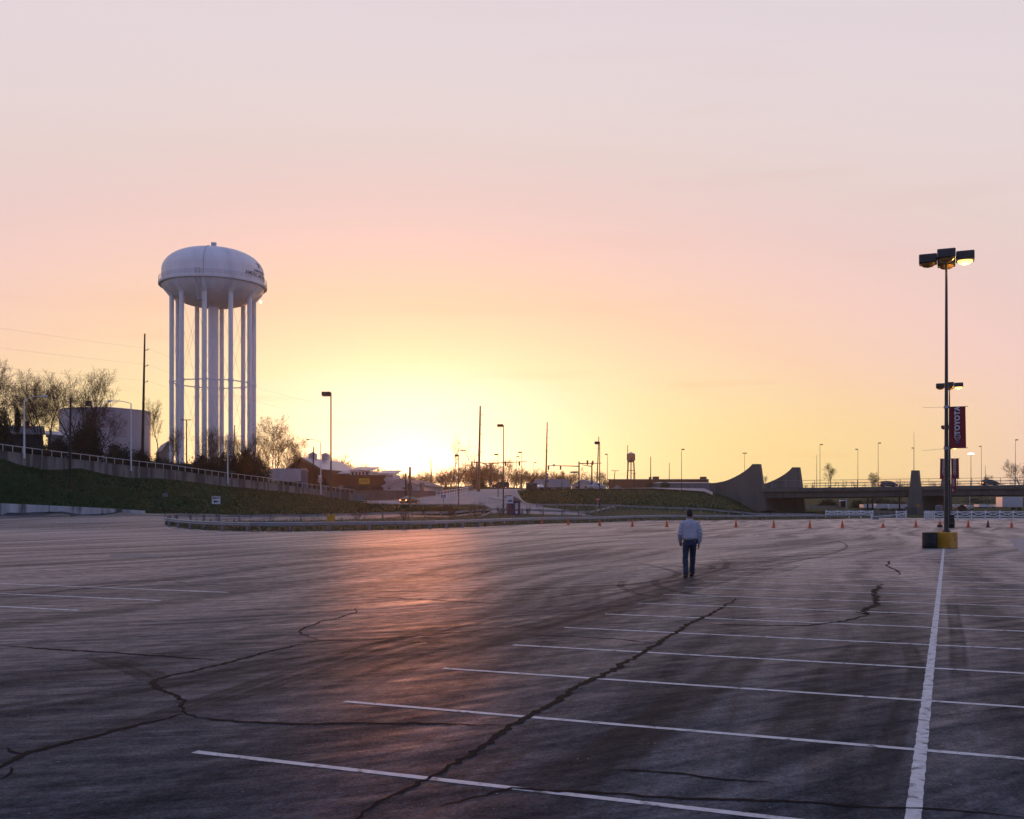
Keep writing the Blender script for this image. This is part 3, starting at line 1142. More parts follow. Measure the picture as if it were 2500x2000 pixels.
def water_tower():
    Y = 250.0
    base = Vector((*XY(521, Y), 12.4))
    t = thing('water_tower', 'tall white water tower on ten legs with a domed tank, left of the setting sun', 'water tower', base, math.atan2(729, 2500))
    t.scale = (0.955, 0.955, 1)
    z0 = base.z
    zz = lambda py: CAMZ + (HOR - py) * 0.1 - z0
    RT = 12.65
    prof = []
    ztop, zmid, zlow = zz(605), zz(668), zz(698)
    for i in range(17):                                      # dome, flattening to the top
        a = i / 16 * math.pi / 2
        prof.append((RT * math.cos(a) ** 0.76 if i < 16 else 0.02, zmid + 5.75 * math.sin(a)))
    prof.reverse()
    # straight side, then bowl
    prof += [(RT, zmid - 1.0), (RT, zlow)]
    for i in range(1, 12):
        a = i / 11 * math.pi / 2
        prof.append((RT * (1 - 0.90 * (1 - math.cos(a)) ** 0.9), zlow - 5.2 * math.sin(a)))
    MB().lathe(prof, 72).build('tank', TWHITE, t)
    # walkway ring
    zb = zlow + 0.1
    wk = MB().lathe([(RT + .02, zb - 0.55), (13.35, zb - 0.55), (13.42, zb - 0.45), (13.42, zb + 0.12), (13.3, zb + 0.14), (RT + .02, zb + 0.02)], 72).build('walkway', TWHITE, t)
    for k in range(60):
        a = 2 * math.pi * k / 60
        MB().cyl((13.3 * math.cos(a), 13.3 * math.sin(a), zb + .1), (13.3 * math.cos(a), 13.3 * math.sin(a), zb + 1.25), .035, n=4).build('rail_post', TGREY, wk)
    for h_ in (0.55, 0.9, 1.25):
        MB().tube([(13.3 * math.cos(2 * math.pi * k / 60), 13.3 * math.sin(2 * math.pi * k / 60), zb + h_) for k in range(61)], .04, 4, False).build('rail', TGREY, wk)
    # legs with haunches, struts and rods
    zs = zz(937)
    RL = 10.15
    legs = []
    for k in range(10):
        a = R(-12 + 36 * k)
        c, s_ = math.sin(a), -math.cos(a)                    # measured from the side facing the lot
        legs.append((c, s_))
        x, y = RL * c, RL * s_
        lg = MB().cyl((x, y, -2), (x, y, zz(732)), 0.58, 0.58, 14).build('leg', TWHITE, t)
        hp = [(x, y, zz(736)), (x * 1.0, y * 1.0, zz(730)), (x * 1.06, y * 1.06, zz(722)), (x * 1.16, y * 1.16, zz(712)), (x * 1.225, y * 1.225, zz(700)), (x * 1.235, y * 1.235, zz(694))]
        MB().tube(hp, [.6, .62, .62, .55, .42, .3], 10).build('haunch', TWHITE, lg)
        MB().cyl((x, y, zs - .4), (x, y, zs + .4), .66, .66, 14).build('collar', TWHITE, lg)
    for k in range(10):
        p, q = legs[k], legs[(k + 1) % 10]
        A = Vector((RL * p[0], RL * p[1], 0))
        B = Vector((RL * q[0], RL * q[1], 0))
        MB().cyl(A + Vector((0, 0, zs)), B + Vector((0, 0, zs)), .13, n=6).build('strut', TWHITE, t)
        for z_a, z_b in ((zs, zz(740)), (zz(740), zs), (0.5, zs), (zs, 0.5)):
            MB().cyl(A + Vector((0, 0, z_a)), B + Vector((0, 0, z_b)), .035, n=4).build('tie_rod', TGREY, t)
    MB().cyl((0, 0, -2), (0, 0, zz(741)), 1.3, 1.3, 28).build('riser', TWHITE, t)
    for k in range(10):                                       # stays under the bowl
        c, s_ = legs[k]
        MB().cyl((c * 1.3, s_ * 1.3, zz(746)), (c * 5.2, s_ * 5.2, zz(738)), .09, n=5).build('stay', TWHITE, t)
    # hatch, vent and seam on the roof, ladder on a front leg
    cap = MB().box((.1, 0, zz(603)), (1.35, 1.35, 2.0), bev=.08).build('vent_housing', TGREY, t)
    MB().box((.6, -.72, zz(600)), (.18, .06, 1.0)).build('vent_door', WHITE, cap)
    MB().box((-.6, -6.6, zmid + 5.75 * .86 + .03), (.75, .5, .14), M=Matrix.Rotation(R(17), 4, 'X')).build('hatch', TGREY, t)
    pth = []
    az = R(-10.5)
    for r_, z_ in prof[1:19]:
        pth.append((math.sin(az) * (r_ + .05), -math.cos(az) * (r_ + .05), z_ + .03))
    MB().tube(pth, .11, 5).build('roof_cable', TGREY, t)
    lad = MB()
    c, s_ = legs[0]
    xl, yl = RL * c - .75, RL * s_ - .45
    for dx in (-.25, .25):
        lad.cyl((xl + dx + .35, yl, -1), (xl + dx + .35, yl, zz(745)), .05, n=4)
    for k in range(88):
        z_ = k * .42
        lad.cyl((xl + .1, yl, z_), (xl + .6, yl, z_), .03, n=4)
    lad.build('ladder', TGREY, t)
    cage = MB()
    a = R(-17)
    x, y = 13.0 * math.sin(a), -13.0 * math.cos(a)
    for dx in (-.5, .5):
        cage.cyl((x + dx, y - .3, zz(683)), (x + dx + .55, y + 1.4, zz(752)), .10, n=5)
        cage.cyl((x + dx, y + .5, zz(700)), (x + dx + .55, y + 2.1, zz(752)), .07, n=5)
    for k in range(16):
        f = k / 15
        q = Vector((x, y - .3, zz(683))).lerp(Vector((x + .55, y + 1.4, zz(752))), f)
        cage.cyl(q + Vector((-.5, 0, 0)), q + Vector((.5, 0, 0)), .06, n=4)
    cage.box((x + .55, y + 1.7, zz(752.5)), (1.3, 1.1, .16))
    cage.build('access_ladder', TGREY, t)
    lamp = MB().lathe([(0.02, -.3), (.25, -.2), (.3, .1), (.1, .3)], 10, (11.6, -3.2, zz(737))).build('lamp', mat('tower_lamp', (1, .8, .5), emit=(1, .72, .35), estr=6.0), t)

    # lettering wrapped round the side of the tank
    def wrap(z_, az0, lift=.05):
        def f(co):
            a_ = az0 + co.x / RT
            zq = z_ + co.y
            rr_ = float(np.interp(zq, [q[1] for q in prof[::-1]], [q[0] for q in prof[::-1]])) + lift + co.z
            return Vector((rr_ * math.sin(a_), -rr_ * math.cos(a_), zq))
        return f
    az0 = R(63)
    text_mesh('KENTUCKY', .78, NAVY, 'lettering', t, wrap(zz(670.5), az0), .02, .035, 1.5)
    text_mesh('AMERICAN WATER', 1.4, GREYL, 'lettering', t, wrap(zz(680.5), az0 + R(1)), .02, .004, 1.0)
    st = []
    for k in range(10):
        r_ = 1.45 if k % 2 == 0 else .42
        a = math.pi / 2 + k * math.pi / 5
        st.append(Vector((r_ * math.cos(a) * 1.0 + (.2 if k in (5,) else 0), r_ * math.sin(a), 0)))
    b = MB()
    f = wrap(zz(654), az0 - R(1))
    c0 = len(st)
    b.add([f(p) for p in st] + [f(Vector((0, 0, .0)))], [(i, (i + 1) % 10, 10) for i in range(10)])
    b.build('star_emblem', NAVY, t, smooth=False)
    b = MB()
    b.add([f(p * .62 + Vector((0.1, -.02, .03))) for p in (st[8], st[9], st[0], Vector((0, 0, 0)))], [(0, 1, 2, 3)])
    b.build('star_cut', TWHITE, t, smooth=False)  # pale cut in the star, part of the emblem


water_tower()


# ------------------------------------------------------------------ parking-lot lamps with four heads
LAMPON = mat('sodium_lens_lit', (1, .7, .3), emit=(1.0, .52, .13), estr=3.2)
LENS = mat('amber_lens', (0.40, 0.20, 0.05), 0.2, var=.2)


def shoe_box(t, x, y, z, lit, w=.76, d=.76, h=.39):
    hd = MB().box((x, y, z), (w, d, h), bev=.03).build('lamp_head', DARK, t)
    MB().lathe([(w * .43, 0), (w * .40, -.06), (w * .28, -.13), (w * .1, -.165), (.002, -.17)], 16, (x, y, z - h / 2 + .004)).build('lens', LAMPON if lit else LENS, hd)
    return hd


def banner(t, x0, side, z0, z1, w=.66):
    red = mat('banner_red', (0.22, 0.016, 0.020), 0.8, var=.15, scale=2)
    xa, xb = (x0 + .13, x0 + .13 + w) if side > 0 else (x0 - .13 - w, x0 - .13)
    n = 9
    vs, fs = [], []
    for i in range(n + 1):
        for j in range(5):
            f, g = i / n, j / 4
            vs.append((xa + (xb - xa) * g + .03 * side * (1 - f), .035 * math.sin(f * 5 + g * 2) * (1 - abs(2 * f - 1)), z0 + (z1 - z0) * f))
    m_ = 5
    front = len(vs)
    vs2 = [(x, y + .008, z) for x, y, z in vs]
    fs = [(i * m_ + j, i * m_ + j + 1, (i + 1) * m_ + j + 1, (i + 1) * m_ + j) for i in range(n) for j in range(4)]
    fs += [tuple(front + k for k in f[::-1]) for f in fs]
    bn = MB().add(vs + vs2, fs).build('banner', red, t, fix=False)
    cx = (xa + xb) / 2
    hgt = z1 - z0
    wt = mat('banner_white', (0.62, 0.60, 0.62), .7)
    bl = mat('banner_blue', (0.10, 0.16, 0.32), .7)
    text_mesh('TOYOTA', .30, wt, 'lettering', bn, facing((cx, -.045, z0 + hgt * .665), 0, R(90)), .003, .012, 1.05)
    # emblem: an outer oval with two crossed ovals inside
    b = MB()

    def oval(rx, ry, ox, oz, w_=.022):
        q = []
        for k in range(29):
            a = 2 * math.pi * k / 28
            q.append((cx + ox + rx * math.cos(a), -.046, z0 + hgt * .27 + oz + ry * math.sin(a)))
        b.tube(q, w_ / 2, 4, False)
    oval(.115, .165, 0, 0)
    oval(.068, .105, -.03, 0, .018)
    oval(.03, .155, .02, 0, .016) if False else oval(.105, .052, 0, 0, .018)
    b.build('emblem', wt, bn)
    e2 = MB()
    for k in range(3):
        e2.box((cx + (k - 1) * .001, -.046, z0 + hgt * .145 - k * .032), (.2 - k * .03, .006, .022))
    e2.build('sponsor_mark', bl, bn, smooth=False)
    for z_ in (z0 - .012, z1 + .012):
        MB().cyl((x0, 0, z_), ((xb if side > 0 else xa) + .1 * side, 0, z_), .014, n=5).build('banner_arm', DARK, t)
        MB().cyl((x0, 0, z_ - .06), (x0, 0, z_ + .06), .12, n=10).build('clamp', GALV, t)
    return bn


def lot_lamp(px, Y, label, banners=(1,), lit=1):
    g = G(px, Y)
    t = thing('lot_lamp', label, 'street lamp', g, R(-23), group='four-headed lot lamps in a row')
    ht = 12.95
    MB().box((0, 0, .36), (.74, .66, .72), R(-27), bev=.02).build('concrete_base', YELL, t)
    MB().lathe([(.17, .72), (.17, .78), (.13, .80), (.115, .88)], 14).build('base_flange', DARK, t)
    MB().cyl((0, 0, .8), (0, 0, ht), .105, .05, 14).build('pole', DARK, t)
    MB().box((0, 0, ht + .12), (.16, .16, .3)).build('hub', DARK, t)
    for k, (dx, dy) in enumerate(((-.77, 0), (.78, 0), (0, -.72), (0, .72))):
        MB().box((dx * .3, dy * .3, ht + .18), (abs(dx) * .62 + .06, abs(dy) * .62 + .06, .08)).build('bracket', DARK, t)
        shoe_box(t, dx, dy, ht + .18, k == lit)
    for s_ in banners:
        banner(t, 0, s_, 4.53, 6.37)
    if -1 not in banners:
        for z_, l in ((6.38, .98), (4.5, 1.0)):
            MB().cyl((-.08, 0, z_), (-l, 0, z_ + (.02 if z_ > 6 else -.07)), .007, n=4).build('spare_banner_arm', DARK, t)
    ld = bpy.data.lights.new('sodium_light', 'POINT')
    ld.energy = 60
    ld.color = (1, .6, .2)
    ld.shadow_soft_size = .2
    lo = bpy.data.objects.new('sodium_light', ld)
    col.objects.link(lo)
    lo.parent = t
    lo.location = (.78 if lit == 1 else .78, 0, ht - .3)
    return t


lot_lamp(2310.5, 46.4, 'nearest four-headed lot lamp on a yellow base with one red banner', (1,))
lot_lamp(2318, 94.5, 'second four-headed lot lamp, directly behind the nearest, with two red banners', (-1, 1))
lot_lamp(2319.5, 142.5, 'third four-headed lot lamp in the row, banners just above the fence', (-1, 1))
lot_lamp(2320, 191, 'farthest four-headed lot lamp in the row, almost hidden by the nearer poles', (-1, 1))


def drum(px, Y, label, r=.33, h=.71):
    t = thing('drum', label, 'drum', G(px, Y))
    MB().lathe([(r * .96, 0), (r, .02), (r, h * .30), (r * 1.035, h * .32), (r * 1.035, h * .34), (r, h * .36), (r, h * .64), (r * 1.035, h * .66), (r * 1.035, h * .68), (r, h * .70),
                (r, h * .965), (r * 1.03, h * .975), (r * 1.03, h), (r * .98, h)], 26).build('shell', BLACK, t)
    MB().lathe([(r * .96, h - .03), (r * .96, h - .018), (.002, h - .012)], 26).build('lid', BLACK, t)
    return t


drum(2270, 46.2, 'black ribbed drum standing against the yellow lamp base')
drum(2321.5, 93.4, 'black drum beside the second lamp pole, behind the nearest pole', .3, 1.2)


# ------------------------------------------------------------------ traffic cones
ORANGE = mat('cone_orange', (0.62, 0.085, 0.012), 0.5, var=.12, scale=3)
OLDRED = mat('cone_faded', (0.16, 0.022, 0.014), 0.7, var=.2, scale=3)
CWHITE = mat('cone_collar', (0.66, 0.60, 0.55), 0.5, var=.12)


def cone(px, py, label, collar=0, m=None, h=.71, base=None, rz=0.0):
    g = gpt(px, py)
    t = thing('traffic_cone', label, 'traffic cone', (g.x, g.y, H(g.x, g.y)), rz, group='traffic cones across the lot')
    m = m or ORANGE
    z = 0
    if base:
        MB().lathe([(.28, 0), (.27, .13), (.22, .22), (.19, .26)], 8).build('rubber_base', BLACK, t)
        z = .22
    else:
        MB().box((0, 0, .02), (.38, .38, .04), bev=.015).build('base_plate', BLACK if m is OLDRED else ORANGE, t)
    rr_ = lambda f: .155 + (.028 - .155) * f
    MB().lathe([(.165, z + .04), (.155, z + .06)] + [(rr_(f), z + .06 + (h - .06) * f) for f in (.25, .5, .75, .97)] + [(.02, z + h)], 18).build('body', m, t)
    for (a, c) in ((((.5, .68), (.78, .88)) if collar == 1 else ((.62, .74), (.80, .92))) if collar else ()):
        MB().lathe([(rr_(a) + .004, z + .06 + (h - .06) * a), (rr_(c) + .004, z + .06 + (h - .06) * c)], 18).build('reflective_collar', CWHITE, t)
    return t


names = ['first', 'second', 'third', 'fourth', 'fifth', 'sixth', 'seventh', 'eighth', 'ninth', 'tenth']
for i, (x, y) in enumerate([(1322, 1281), (1387, 1282), (1464, 1284), (1544, 1285.8), (1628, 1286.5), (1706.4, 1286.5), (1796.8, 1287.4), (1889, 1288.8), (1977, 1289.8), (2056.5, 1289.4)]):
    lb = 'plain orange traffic cone, %s from the left in the row across the lot' % names[i]
    if i == 5:
        lb = 'orange traffic cone half hidden behind the walking man'
    cone(x, y, lb, rz=.3 * i)
cone(2155.7, 1288.5, 'orange cone with white bands left of the lamp row, before the metal gate', 1)
cone(2235.9, 1287.5, 'plain orange cone in front of the tapered bridge pier')
cone(2294.5, 1287.5, 'banded orange cone set on a black base beside the second lamp pole', 1, base=True, h=.62)
cone(2363.7, 1287.3, 'bright orange cone just right of the nearest lamp pole')
cone(2412, 1288, 'dark faded red cone between two brighter ones on the right', m=OLDRED)
cone(2469.5, 1288, 'rightmost traffic cone, orange with a broad white top band', 2)


# ------------------------------------------------------------------ street lamps, box lamps and poles
LAMPWHITE = mat('lamp_pole_aluminium', (0.52, 0.53, 0.56), 0.45, .3, var=.08)


def cobra(px, Y, base, top, tip, label, base_z=None):
    """tapered pole, curved arm and a cobra head; base/top/tip are picture rows of the parts"""
    g = P(px, base, Y)
    t = thing('cobra_lamp', label, 'street lamp', g)
    ht = S(base - top, Y)
    dx = S(tip[0] - px, Y)
    dz = S(base - tip[1], Y)
    MB().cyl((0, 0, -.6), (0, 0, ht), .13, .07, 10).build('pole', LAMPWHITE, t)
    pts = [(dx * f, 0, ht + (dz - ht) * math.sin(min(1, f * 1.5) * math.pi / 2)) for f in (0, .12, .25, .4, .55, .7, .85)]
    MB().tube(pts, .045, 6).build('arm', LAMPWHITE, t)
    s_ = 1 if dx > 0 else -1
    hd = MB()
    L_ = [(.0, .05), (.12, .09), (.35, .13), (.6, .12), (.75, .05)]
    hd.tube([(dx * .85 + s_ * a, 0, dz) for a, _ in L_], [r_ for _, r_ in L_], 8)
    h2 = hd.build('lamp_head', LAMPWHITE, t)
    MB().lathe([(.15, 0), (.13, -.08), (.05, -.13), (.002, -.14)], 10, (dx * .85 + s_ * .48, 0, dz - .07)).build('lens', TGREY, h2)


cobra(59.3, 126, 1107, 976.7, (110, 967.5), 'slim pale street lamp on the ramp at the far left, arm to the right')
cobra(320, 149, 1140, 985, (266, 979), 'pale street lamp on the ramp with its arm reaching left before the round tank')
cobra(556, 171, 1172, 1062, (592, 1065), 'pale street lamp on the ramp in front of the water tower legs')
cobra(783, 200, 1200, 1081, (752, 1073), 'street lamp near the foot of the ramp beside the dark barn')


def box_lamp(px, top, base, Y, side, label, headpx=10, r=.085, yellow=False, double=False, name='box_lamp', lit=False):
    g = P(px, base, Y)
    t = thing(name, label, 'street lamp', g)
    ht = S(base - top, Y)
    w = max(.5, S(headpx, Y))
    if yellow:
        MB().lathe([(.42, -.3), (.42, .7), (.40, .72)], 20).build('concrete_base', YELL, t)
    MB().cyl((0, 0, -.5), (0, 0, ht), r, r * .6, 8).build('pole', DARK, t)
    for s_ in ((-1, 1) if double else (side,)):
        hd = MB().box((s_ * (w / 2 + .04), 0, ht - .12), (w, w * .6, .24 if not yellow else .42), bev=.02).build('lamp_head', DARK, t)
        MB().box((s_ * (w / 2 + .04), 0, ht - (.26 if not yellow else .36)), (w * .8, w * .45, .05)).build('lens', LAMPON if lit else LENS, hd)


box_lamp(808, 959, 1273, 108, -1, 'tall dark lot lamp on a yellow base behind the near guardrail', 21, .11, True)
box_lamp(1229, 1037.5, 1265, 147, -1, 'dark lot lamp on a yellow base beside the purple booth', 14.5, .11, True, lit=True)
box_lamp(1464, 1079.5, 1262.6, 172, -1, 'dark lot lamp on a yellow base next to the stop sign', 12, .11, True)
for px, top, base, Y, sd_, hp, lb in [
    (1119.5, 1110, 1252, 150, -1, 6, 'thin dark lamp beside the shrubs left of the tall steel pole'),
    (1216, 1108, 1223.5, 197, -1, 9, 'dark lamp standing on the small traffic island'),
    (1274, 1103, 1202.5, 228, -1, 9, 'dark lamp left of the dark cabinet on the mound'),
    (1137, 1099, 1178, 305, -1, 13, 'flat-headed lamp rising in front of the bare trees left of the steel pole'),
    (1261, 1114, 1180, 300, 1, 7, 'small lamp behind the signal mast arm'),
    (1303, 1129, 1179, 330, 1, 7, 'small lamp above the left end of the grey hipped roof'),
    (1372, 1155, 1193, 300, 1, 6, 'little lamp in front of the grey hipped roof'),
    (1483, 1108, 1195, 258, -1, 5.5, 'thin lamp beside the silver sedan on the cross road'),
    (1664, 1096, 1196, 245, 1, 6.5, 'lamp standing alone in front of the grey warehouse'),
    (2002, 1084.4, 1193, 287, 1, 6, 'lamp rising from the bridge deck just right of the rear wing wall'),
    (2094.5, 1096, 1196, 330, -1, 6, 'lamp behind the bridge railing between pier and wing wall'),
    (2144, 1080.7, 1193, 287, 1, 6, 'lamp rising beside the left van on the bridge'),
    (2231, 1093, 1190, 330, -1, 5, 'lamp rising behind the tapered bridge pier'),
    (2396, 1089, 1190, 330, -1, 5, 'lamp behind the bridge railing above the right van'),
    (2479, 1073, 1190, 287, 1, 6, 'lamp on the bridge at the far right edge'),
]:
    box_lamp(px, top, base, Y, sd_, lb, hp)
box_lamp(1818, 1105.6, 1180, 330, 1, 'twin-headed lamp rising behind the front wing wall', 5, double=True)
t = thing('high_mast_lamp', 'distant mast with a white glowing cluster beyond the bridge', 'street lamp', P(2370.5, 1200, 420))
MB().cyl((0, 0, -1), (0, 0, S(92, 420)), .16, .08, 8).build('pole', DARK, t)
MB().lathe([(.2, .4), (1.2, .1), (1.25, -.2), (.3, -.3)], 14, (0, 0, S(92, 420))).build('lamp_cluster', mat('cool_lamp', (1, 1, 1), emit=(1, .95, .95), estr=3), t)

WOOD = mat('pole_wood', (0.028, 0.022, 0.020), 0.9, var=.3, scale=2)
STEELP = mat('steel_pole_rust', (0.11, 0.07, 0.055), 0.8, var=.2, scale=1)
BRK = {}


def line_pole(name, px, top, base, Y, r0, r1, brackets, label, m, bl=9, topx=None, cross=None):
    g = P(px, base, Y)
    t = thing(name, label, 'utility pole', g)
    ht = S(base - top, Y)
    dx = S((topx or px) - px, Y)
    MB().cyl((0, 0, -1.5), (dx, 0, ht), r0, r1, 10).build('pole', m, t)
    ends = []
    for py in brackets:
        z = S(base - py, Y)
        x = dx * z / ht
        e = (x + S(bl, Y), 0, z)
        bk = MB().cyl((x, 0, z - .12), e, .06, .05, 6).build('insulator_arm', m, t)
        MB().lathe([(.05, -.02), (.11, .02), (.06, .06), (.11, .1), (.06, .14), (.02, .2)], 8, e).build('insulator', TGREY, bk)
        ends.append(Vector(g) + Vector(e) + Vector((0, 0, .2)))
    if cross:
        z = S(base - cross[0], Y)
        w = S(cross[1], Y)
        MB().box((dx * z / ht, -.12, z), (w, .12, .14)).build('crossarm', m, t)
    BRK[name + str(px)] = ends
    return ends


e1 = line_pole('transmission_pole', 347, 815, 1132, 165, .27, .12, (854, 893, 932), 'tall dark transmission pole with three short arms left of the water tower', WOOD, 9, 353.5)
e2 = line_pole('transmission_pole', 1168, 991, 1199, 235, .36, .17, (1013, 1036, 1059), 'thick rust-coloured steel transmission pole beside the bare trees', STEELP, 6, 1172.5)
e3 = line_pole('transmission_pole', 1332, 1031, 1193, 310, .33, .15, (1050, 1069, 1087.5), 'dark transmission pole at the left end of the grey hipped roof', STEELP, 5, 1336, (1101, 8))
e4 = line_pole('transmission_pole', 1457, 1066, 1184, 420, .34, .16, (1095, 1111), 'leaning transmission pole behind the right signal gantry', STEELP, 4, 1462)
e5 = line_pole('transmission_pole', 1532.5, 1087, 1190, 480, .3, .16, (1100, 1115), 'transmission pole standing in front of the small old water tank', STEELP, 3)
e6 = line_pole('transmission_pole', 1588.5, 1114, 1176, 640, .34, .2, (1125, 1136, 1147), 'distant transmission pole behind the warehouse roof boxes', STEELP, 2.5)
e7 = line_pole('transmission_pole', 1634, 1130, 1174, 800, .34, .2, (1139, 1149, 1159), 'farthest transmission pole above the grey warehouse', STEELP, 2.5)
line_pole('utility_pole', 170, 971, 1184, 126, .17, .12, (), 'dark wooden pole standing alone on the grass bank', WOOD, 1, 172.5)
line_pole('utility_pole', 456, 1025, 1140, 205, .14, .1, (), 'wooden pole with a crossarm between the tower legs', WOOD, 1, 455, (1025.5, 26))
line_pole('utility_pole', 569, 1038, 1128, 225, .16, .1, (), 'slim wooden pole behind the tower brush', WOOD, 1, 573)
line_pole('utility_pole', 762, 1091, 1200, 215, .17, .12, (), 'dark wooden pole rising before the barn gable', WOOD, 1, 766)
line_pole('utility_pole', 991, 1155, 1216, 214, .2, .16, (), 'short dark pole in front of the small white building', WOOD, 1)
line_pole('utility_pole', 1001, 1140, 1240, 178, .22, .2, (), 'orange-lit pole standing before the braking sedan', STEELP, 1)
line_pole('utility_pole', 1497, 1149, 1200, 300, .16, .1, (), 'leaning utility pole with transformers near the red warehouse', WOOD, 1, 1501.5, (1149.5, 18))
line_pole('utility_pole', 1548, 1155, 1198, 330, .15, .1, (), 'small utility pole with a transformer below the old tank', WOOD, 1, 1547, (1155.5, 12))
line_pole('utility_pole', 1053, 1118, 1178, 330, .3, .12, (), 'bare dead stem rising above the far treeline', WOOD, 1, 1052)
line_pole('antenna_mast', 1994, 1112, 1190, 400, .12, .07, (), 'thin antenna mast behind the bridge left of a lamp', DARK, 1)
line_pole('antenna_mast', 2231.5, 1055, 1150, 420, .10, .05, (), 'thin antenna mast above the bridge pier', DARK, 1)
line_pole('antenna_mast', 2405.5, 1137, 1190, 400, .12, .07, (), 'short antenna mast behind the right van on the bridge', DARK, 1)

WIRE = mat('wire', (0.05, 0.04, 0.04), .7)


def wire(a, c, sag, label, r=.009):
    pts = [a.lerp(c, f) - Vector((0, 0, sag * 4 * f * (1 - f))) for f in [i / 22 for i in range(23)]]
    tag(MB().tube(pts, r, 4).build('power_line', WIRE), label, 'power line', 'power lines')


pos3 = ('top', 'middle', 'bottom')
for i in range(3):
    d = e1[i] + Vector((-46, -70, (2.2, 1.6, .9)[i]))
    wire(d, e1[i], 1.2, '%s wire running left from the tall dark pole out of the picture' % pos3[i])
    wire(e1[i], e2[i], 4.2, '%s wire sagging from the tall dark pole past the water tower' % pos3[i])
    wire(e2[i], e3[i], 1.8, '%s wire between the rust-coloured pole and the next pole' % pos3[i])
for i in range(2):
    wire(e3[i], e4[i], 2, '%s wire between the dark pole and the leaning pole' % pos3[i])
wire(P(766, 1095, 215), P(1010, 1168, 225), 1.6, 'low wire crossing the barn roof to the white building', .03)

# ------------------------------------------------------------------ bridge
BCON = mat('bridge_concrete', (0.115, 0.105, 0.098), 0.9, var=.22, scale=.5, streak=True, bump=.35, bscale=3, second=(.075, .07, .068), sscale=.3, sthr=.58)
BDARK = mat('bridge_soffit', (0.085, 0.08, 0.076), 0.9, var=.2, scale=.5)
SKEW = Vector((17.6, 23.0, 0))


